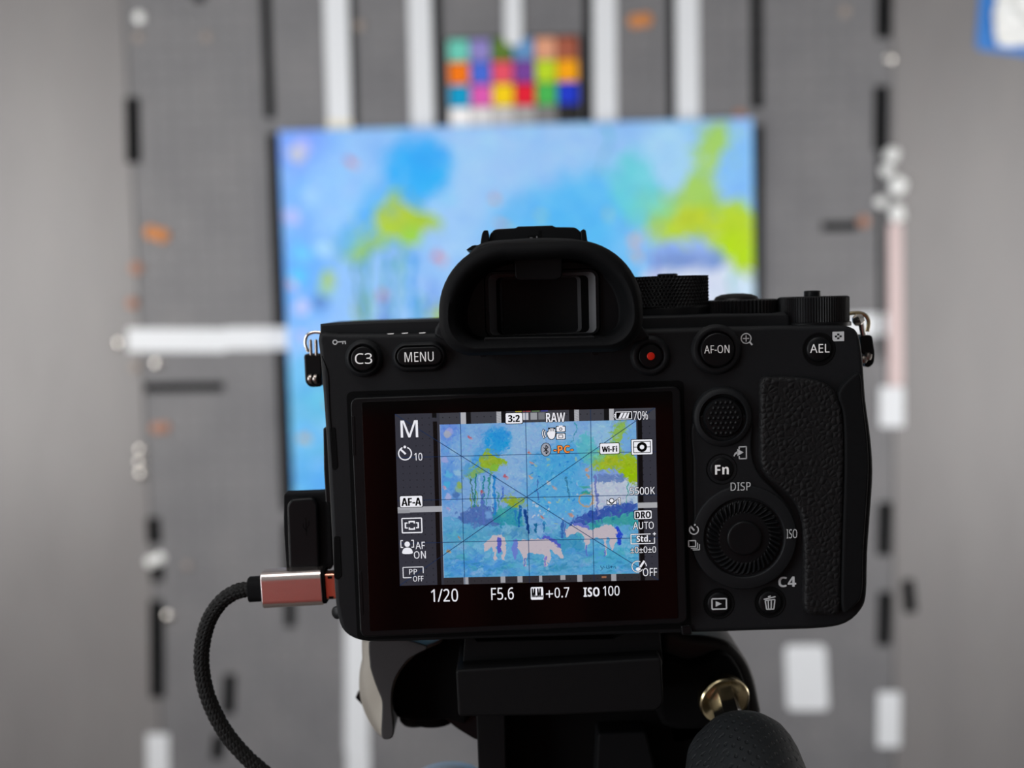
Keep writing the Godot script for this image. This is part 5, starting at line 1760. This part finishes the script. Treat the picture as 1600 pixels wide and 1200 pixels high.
func cable() -> void:
	var root := thing("charging_cable", Vector3(-63.46, -75.31, -12), "black braided cable with a silver metal plug pushed into the camera's side", "cable")
	var along := (Vector3(-48.08, -70.21, -12) - Vector3(-63.26, -70.68, -12)).normalized()
	var up := Vector3(-along.y, along.x, 0)
	var out := Vector3.BACK
	var start := Vector3(-63.26, -70.68, -12)
	var ext := func(g: Geo, t0: float, t1: float, hy: float, hz: float, r: float, ends: float) -> void:
		var rings := []
		for q in [[t0, ends], [t0 + ends * 0.4, ends * 0.3], [t0 + ends, 0.0], [t1 - ends, 0.0], [t1 - ends * 0.4, ends * 0.3], [t1, ends]]:
			var ring := PackedVector3Array()
			for p in box_outline(Rect2(-hz + q[1], -hy + q[1], (hz - q[1]) * 2, (hy - q[1]) * 2), r, 6):
				ring.append(start + along * q[0] + up * p.y - out * p.x)
			rings.append(ring)
		g.loft(rings)
	var len := start.distance_to(Vector3(-48.08, -70.21, -12))
	var g := Geo.new()
	ext.call(g, 0.0, len, 4.36 * 1.04, 3.6, 2.2, 0.35)
	build(g, "plug_shell", mats.brushed_aluminium, root, 50.0)
	g = Geo.new()
	ext.call(g, len - 0.1, len + 0.6, 4.06 * 1.04, 3.2, 1.6, 0.1)
	build(g, "plug_collar", mats.matte_black, root)
	g = Geo.new()
	ext.call(g, len + 0.3, len + 4.2, 3.16 * 1.04, 2.2, 0.8, 0.1)
	var tongue := build(g, "plug_tongue", mats.copper_plate, root)
	for s in [-1, 1]:
		g = Geo.new()
		g.box(start + along * (len + 1.4) + up * s * 2.55 + Vector3(-0.1, -0.5, 2.2), start + along * (len + 1.4) + up * s * 2.55 + Vector3(1.0, 0.15, 2.28))
		build(g, "latch_slot", mats.matte_black, tongue)
	g = Geo.new()
	ext.call(g, -3.6, 0.2, 2.93 * 1.04, 2.8, 2.3, 0.2)
	build(g, "strain_relief", mats.dark_rubber, root, 50.0)
	# braided cord: threads rise and cross round the core
	var pts := [Vector3(-65.82, -70.78, -12), Vector3(-67.74, -70.8, -12), Vector3(-70.64, -71.54, -12), Vector3(-74.1, -73.88, -12), Vector3(-77.18, -78.19, -12), Vector3(-79.04, -83.84, -12), Vector3(-79.65, -89.88, -12), Vector3(-78.84, -96.47, -12), Vector3(-76.72, -102.79, -12), Vector3(-73.6, -108.49, -12), Vector3(-69.32, -113.91, -12), Vector3(-64.36, -118.7, -12), Vector3(-57.84, -125.21, -12), Vector3(-53.37, -142.7, -20), Vector3(-54.69, -184.22, -40), Vector3(-63.77, -339.93, -60)]
	var path := smooth_path(pts, 40)
	var even := PackedVector3Array([path[0]])
	var carry := 0.0
	for k in range(1, path.size()):
		var a := path[k - 1]
		var b := path[k]
		var d := a.distance_to(b)
		if carry + d < 0.24:
			carry += d
			continue
		even.append(b)
		carry = 0.0
	g = Geo.new()
	var n := 36
	var rings := []
	var side := Vector3.ZERO
	for k in even.size():
		var t := (even[mini(k + 1, even.size() - 1)] - even[maxi(k - 1, 0)]).normalized()
		if side == Vector3.ZERO:
			side = t.cross(Vector3.BACK).normalized()
		side = (side - t * side.dot(t)).normalized()
		var fwd := t.cross(side)
		var ring := PackedVector3Array()
		for i in n:
			var a := TAU * i / n
			var s := k * 0.24
			var p := sin(a * 6 + s * 3.0)
			var q := sin(a * 6 - s * 3.0)
			var r := 1.83 * 1.04 + 0.16 * maxf(absf(p), absf(q)) - 0.13 + 0.07 * signf(p * q)
			ring.append(even[k] + (side * cos(a) + fwd * sin(a)) * r)
		rings.append(ring)
	g.loft(rings)
	build(g, "braided_cord", mats.cord_dark, root, 35.0)


# ---------------------------------------------------------------- the tripod

func tripod() -> void:
	var foot := Vector3(8, -121.34, -40)
	var root := thing("tripod", Vector3(foot.x, -1400, foot.z), "black tripod head with grey hooked clamp lever and dark rubber pan handle, under the camera", "tripod")
	var g := Geo.new()
	g.prism(rounded([Vector2(-10.02, -83.1), Vector2(25.65, -83.43), Vector2(25.9, -86.88), Vector2(-10.11, -86.21)], 0.4), -45, -13, 0.3)
	build(g, "camera_plate", mats.dark_rubber, root)
	g = Geo.new()
	g.prism(rounded([Vector2(-13.41, -83.61), Vector2(-10.87, -83.35), Vector2(-10.59, -84.66), Vector2(23.65, -84.95), Vector2(27.65, -83.12), Vector2(34.94, -83), Vector2(35.57, -92.08), Vector2(-14.32, -92.65)], 0.6), -52, -9, 0.8)
	build(g, "plate_seat", mats.tripod_black, root)
	g = Geo.new()
	g.prism(rounded([Vector2(-15.51, -89.67), Vector2(34.47, -88.03), Vector2(34.74, -99.48), Vector2(33.15, -101.19), Vector2(8.71, -101.63), Vector2(-15.25, -101.28)], 1.0), -55, -2.5, 1.2)
	build(g, "clamp_block", mats.tripod_black, root)
	# the hooked lever: pale casting whose side turns to the window
	var back := [Vector2(-39.58, -88.32), Vector2(-41.86, -94.7), Vector2(-42.92, -100.25), Vector2(-42.77, -105.5), Vector2(-41.57, -110.09), Vector2(-39.65, -114.01), Vector2(-37.51, -116.35), Vector2(-35.98, -116.75), Vector2(-34.41, -115.91), Vector2(-33.81, -113.47), Vector2(-34.32, -108.36), Vector2(-34.16, -103.99), Vector2(-32.82, -99.65), Vector2(-29.25, -95.04), Vector2(-24.36, -91.7), Vector2(-18.13, -88.74)]
	var front := [Vector2(-36.62, -84.57), Vector2(-37.99, -91), Vector2(-37.32, -95.01), Vector2(-36.14, -98.71), Vector2(-35.26, -101.41), Vector2(-35.4, -105.42), Vector2(-35.7, -109.09), Vector2(-35.44, -111.11), Vector2(-34.15, -111.49), Vector2(-32.82, -110.85), Vector2(-32.41, -108.51), Vector2(-32.72, -103.32), Vector2(-32.57, -99.14), Vector2(-31.29, -95.01), Vector2(-27.89, -90.62), Vector2(-23.23, -87.43), Vector2(-17.31, -85.11)]
	var bo := smooth_loop(back, 3)
	var fo := smooth_loop(front.slice(0, 17), 3)
	if fo.size() != bo.size():
		fo = smooth_loop(front.slice(0, back.size()), 3)
	g = Geo.new()
	var rings := []
	for q in [[0.0, -40.0], [0.0, -30.0], [0.5, -22.0], [1.0, -16.5], [1.0, -15.5]]:
		var ring := PackedVector3Array()
		for i in range(bo.size() - 1, -1, -1):
			var p := bo[i].lerp(fo[i], q[0])
			ring.append(Vector3(p.x, p.y, q[1]))
		rings.append(ring)
	if Geometry2D.is_polygon_clockwise(bo) == false:
		for k in rings.size():
			(rings[k] as PackedVector3Array).reverse()
			rings[k] = rings[k]
	g.loft(rings, false, false)
	g.cap(Geo._ccw(bo), -40, false)
	var lever := build(g, "clamp_lever", mats.grey_casting, root, 35.0)
	g = Geo.new()
	g.prism(Geo._inset(Geo._ccw(fo), 0.05), -17, -15.2, 0.35)
	build(g, "lever_face", mats.lever_dark, lever, 35.0)
	g = Geo.new()
	g.prism(rounded([Vector2(-42.36, -103.74), Vector2(-44.72, -106.86), Vector2(-42.56, -109.41)], 0.3), -38, -34, 0.5)
	build(g, "lever_tooth", mats.smooth_black, root)
	# dark pivot housing between lever and block
	g = Geo.new()
	g.prism(smooth_loop([Vector2(-33.92, -92.13), Vector2(-30.08, -89.45), Vector2(-23.92, -88.58), Vector2(-12.85, -88.54), Vector2(-13.49, -110.17), Vector2(-19.48, -110.17), Vector2(-24.98, -110.72), Vector2(-29.75, -110.07), Vector2(-33.6, -107.5)], 3), -55, -24, 2.0)
	build(g, "pivot_housing", mats.matte_black, root, 50.0)
	g = Geo.new()
	g.lathe([Vector2(0, -1.2), Vector2(5.5, -1.2), Vector2(6.2, 0), Vector2(6.4, 7.0), Vector2(5.8, 8.0), Vector2(0, 8.0)], Vector3(-23.94, -112.59, -34), Vector3(0.02, 1, 0), 40)
	build(g, "pivot", mats.dark_rubber, root)
	g = Geo.new()
	g.lathe([Vector2(0, -0.6), Vector2(3.6, -0.6), Vector2(4.4, 0.4), Vector2(4.6, 2.0), Vector2(0, 2.0)], Vector3(-28.49, -113.71, -34), Vector3.UP, 32)
	build(g, "pivot_foot", mats.smooth_black, root)
	g = Geo.new()
	g.prism(rounded([Vector2(-21.18, -109.6), Vector2(-9.19, -109.58), Vector2(-9.4, -116.96), Vector2(-12.47, -116.17), Vector2(-16.84, -113.23)], 0.8), -50, -26, 1.0)
	build(g, "bracket", mats.smooth_black, root)
	# head body and neck below the block
	g = Geo.new()
	g.prism(rounded([Vector2(-11.31, -104.34), Vector2(-3.86, -104.55), Vector2(-4.21, -141.1), Vector2(-11.07, -140.91)], 1.0), -56, -14, 1.0)
	build(g, "fork_arm", mats.tripod_black, root)
	g = Geo.new()
	g.prism(rounded([Vector2(-5.65, -107.49), Vector2(49.7, -108.68), Vector2(50.85, -147.6), Vector2(-5.37, -146.03)], 1.0), -60, -24, 1.0)
	build(g, "head_body", mats.matte_black, root)
	g = Geo.new()
	g.prism(rounded([Vector2(19.49, -111.63), Vector2(31.92, -111.64), Vector2(34.34, -122.81), Vector2(34.64, -143.18), Vector2(17.51, -142.7)], 1.0), -30, -16, 1.4)
	build(g, "tension_lever", mats.dark_rubber, root)
	# right clamp cheek with folded edges
	g = Geo.new()
	g.prism(smooth_loop([Vector2(37.38, -89.57), Vector2(45.22, -89.44), Vector2(51.34, -90.31), Vector2(55.75, -92.16), Vector2(59.45, -96.44), Vector2(61.61, -101.74), Vector2(62.74, -107.36), Vector2(62.87, -111.58), Vector2(57.49, -117.05), Vector2(47.18, -118.53), Vector2(37.58, -117.56)], 4), -62, -24, 4.5)
	build(g, "tilt_cheek", mats.worn_black, root, 50.0)
	g = Geo.new()
	g.prism(smooth_loop([Vector2(36.01, -93.99), Vector2(44.24, -95.57), Vector2(52.2, -93.09), Vector2(56.12, -96.23), Vector2(58.35, -102.72), Vector2(58.62, -108.15), Vector2(53.94, -111.41), Vector2(36.38, -110.93)], 4), -30, -18, 2.5)
	build(g, "tilt_cap", mats.matte_black, root, 50.0)
	# pan handle: bright cup and hexagonal bolt, then the rubber grip coming towards the viewer
	var axis := (Vector3(52.56, -117.98, 24) - Vector3(51.61, -103.1, -14)).normalized()
	var p0 := Vector3(51.81, -103.65, -16)
	g = Geo.new()
	g.lathe([Vector2(4.4, -4.0), Vector2(6.3, -2.0), Vector2(6.6, 0.6), Vector2(6.3, 1.0), Vector2(5.7, 0.8), Vector2(4.6, -0.6), Vector2(3.0, -1.0), Vector2(0, -1.0)], p0, Vector3(0.18, -0.25, 1).normalized(), 48)
	var cup := build(g, "handle_cup", mats.brass, root)
	g = Geo.new()
	g.lathe([Vector2(3.6, -2.5), Vector2(3.6, 14.0)], p0, axis, 6)
	build(g, "hex_bolt", mats.chrome, cup, 10.0)
	g = Geo.new()
	var grip := [Vector2(0, 12.4), Vector2(4.0, 12.4), Vector2(5.6, 12.6), Vector2(7.4, 13.3), Vector2(9.4, 14.6), Vector2(11.2, 16.6), Vector2(12.8, 19.4), Vector2(13.8, 23.0), Vector2(14.4, 27.0), Vector2(14.6, 33.0), Vector2(14.0, 44.0), Vector2(12.8, 64.0), Vector2(12.4, 84.0), Vector2(10.0, 96.0), Vector2(0, 100.0)]
	rings = []
	var w := axis
	var u := Vector3.RIGHT.cross(w).normalized()
	var s := w.cross(u)
	var n := 72
	var a0 := atan2(s.dot(Vector3(0.9, 0.15, 0.42)), u.dot(Vector3(0.9, 0.15, 0.42)))
	for q in grip:
		var ring := PackedVector3Array()
		for i in n:
			var a := TAU * i / n
			var flute := clampf((q.y - 14.0) / 5.0, 0.0, 1.0) * 1.5 * pow(maxf(0.0, cos((a - a0) * 3.0)), 3.0)
			ring.append(p0 + w * q.y + (u * cos(a) + s * sin(a)) * maxf(q.x - flute, 0.001))
		rings.append(ring)
	g.loft(rings, false, false)
	build(g, "handle_grip", mats.dimpled_rubber, root, 50.0)
	g = Geo.new()
	g.lathe([Vector2(0, -12), Vector2(9, -10), Vector2(13, -4), Vector2(14.2, 2), Vector2(13.2, 6), Vector2(10, 9), Vector2(5, 10.6), Vector2(0, 11)], Vector3(-21.28, -145.55, -50), Vector3(0, 1, 0.1), 48)
	build(g, "locking_knob", mats.knob_grey, root)
	# column and legs down to the floor
	var top: Vector3 = foot + Vector3(0, -38, -2)
	g = Geo.new()
	g.lathe([Vector2(24, -14), Vector2(26, -10), Vector2(26, 10), Vector2(22, 14), Vector2(14, 16), Vector2(14, 22)], top + Vector3(0, -26, 0), Vector3.UP, 40)
	build(g, "pan_base", mats.smooth_black, root)
	g = Geo.new()
	g.tube(PackedVector3Array([top + Vector3(0, -36, 0), top + Vector3(0, -620, 0)]), 14.0, 24)
	build(g, "centre_column", mats.smooth_black, root)
	g = Geo.new()
	g.lathe([Vector2(20, -40), Vector2(36, -34), Vector2(36, 20), Vector2(22, 34)], top + Vector3(0, -330, 0), Vector3.UP, 32)
	build(g, "shoulder", mats.matte_black, root)
	for k in 3:
		var a := TAU * k / 3 + PI / 2
		var d := Vector3(cos(a), 0, sin(a))
		var hi: Vector3 = top + Vector3(0, -330, 0) + d * 30
		var lo: Vector3 = Vector3(foot.x, -1390, foot.z) + d * 430
		g = Geo.new()
		g.tube(PackedVector3Array([hi, hi.lerp(lo, 0.5)]), 14.0, 16)
		g.tube(PackedVector3Array([hi.lerp(lo, 0.48), lo]), 11.0, 16)
		var leg := build(g, "leg", mats.smooth_black, root)
		g = Geo.new()
		g.lathe([Vector2(13, 0), Vector2(15, 4), Vector2(13, 22), Vector2(0, 26)], Vector3(lo.x, -1400, lo.z), Vector3.UP, 20)
		build(g, "rubber_foot", mats.matte_black, leg)
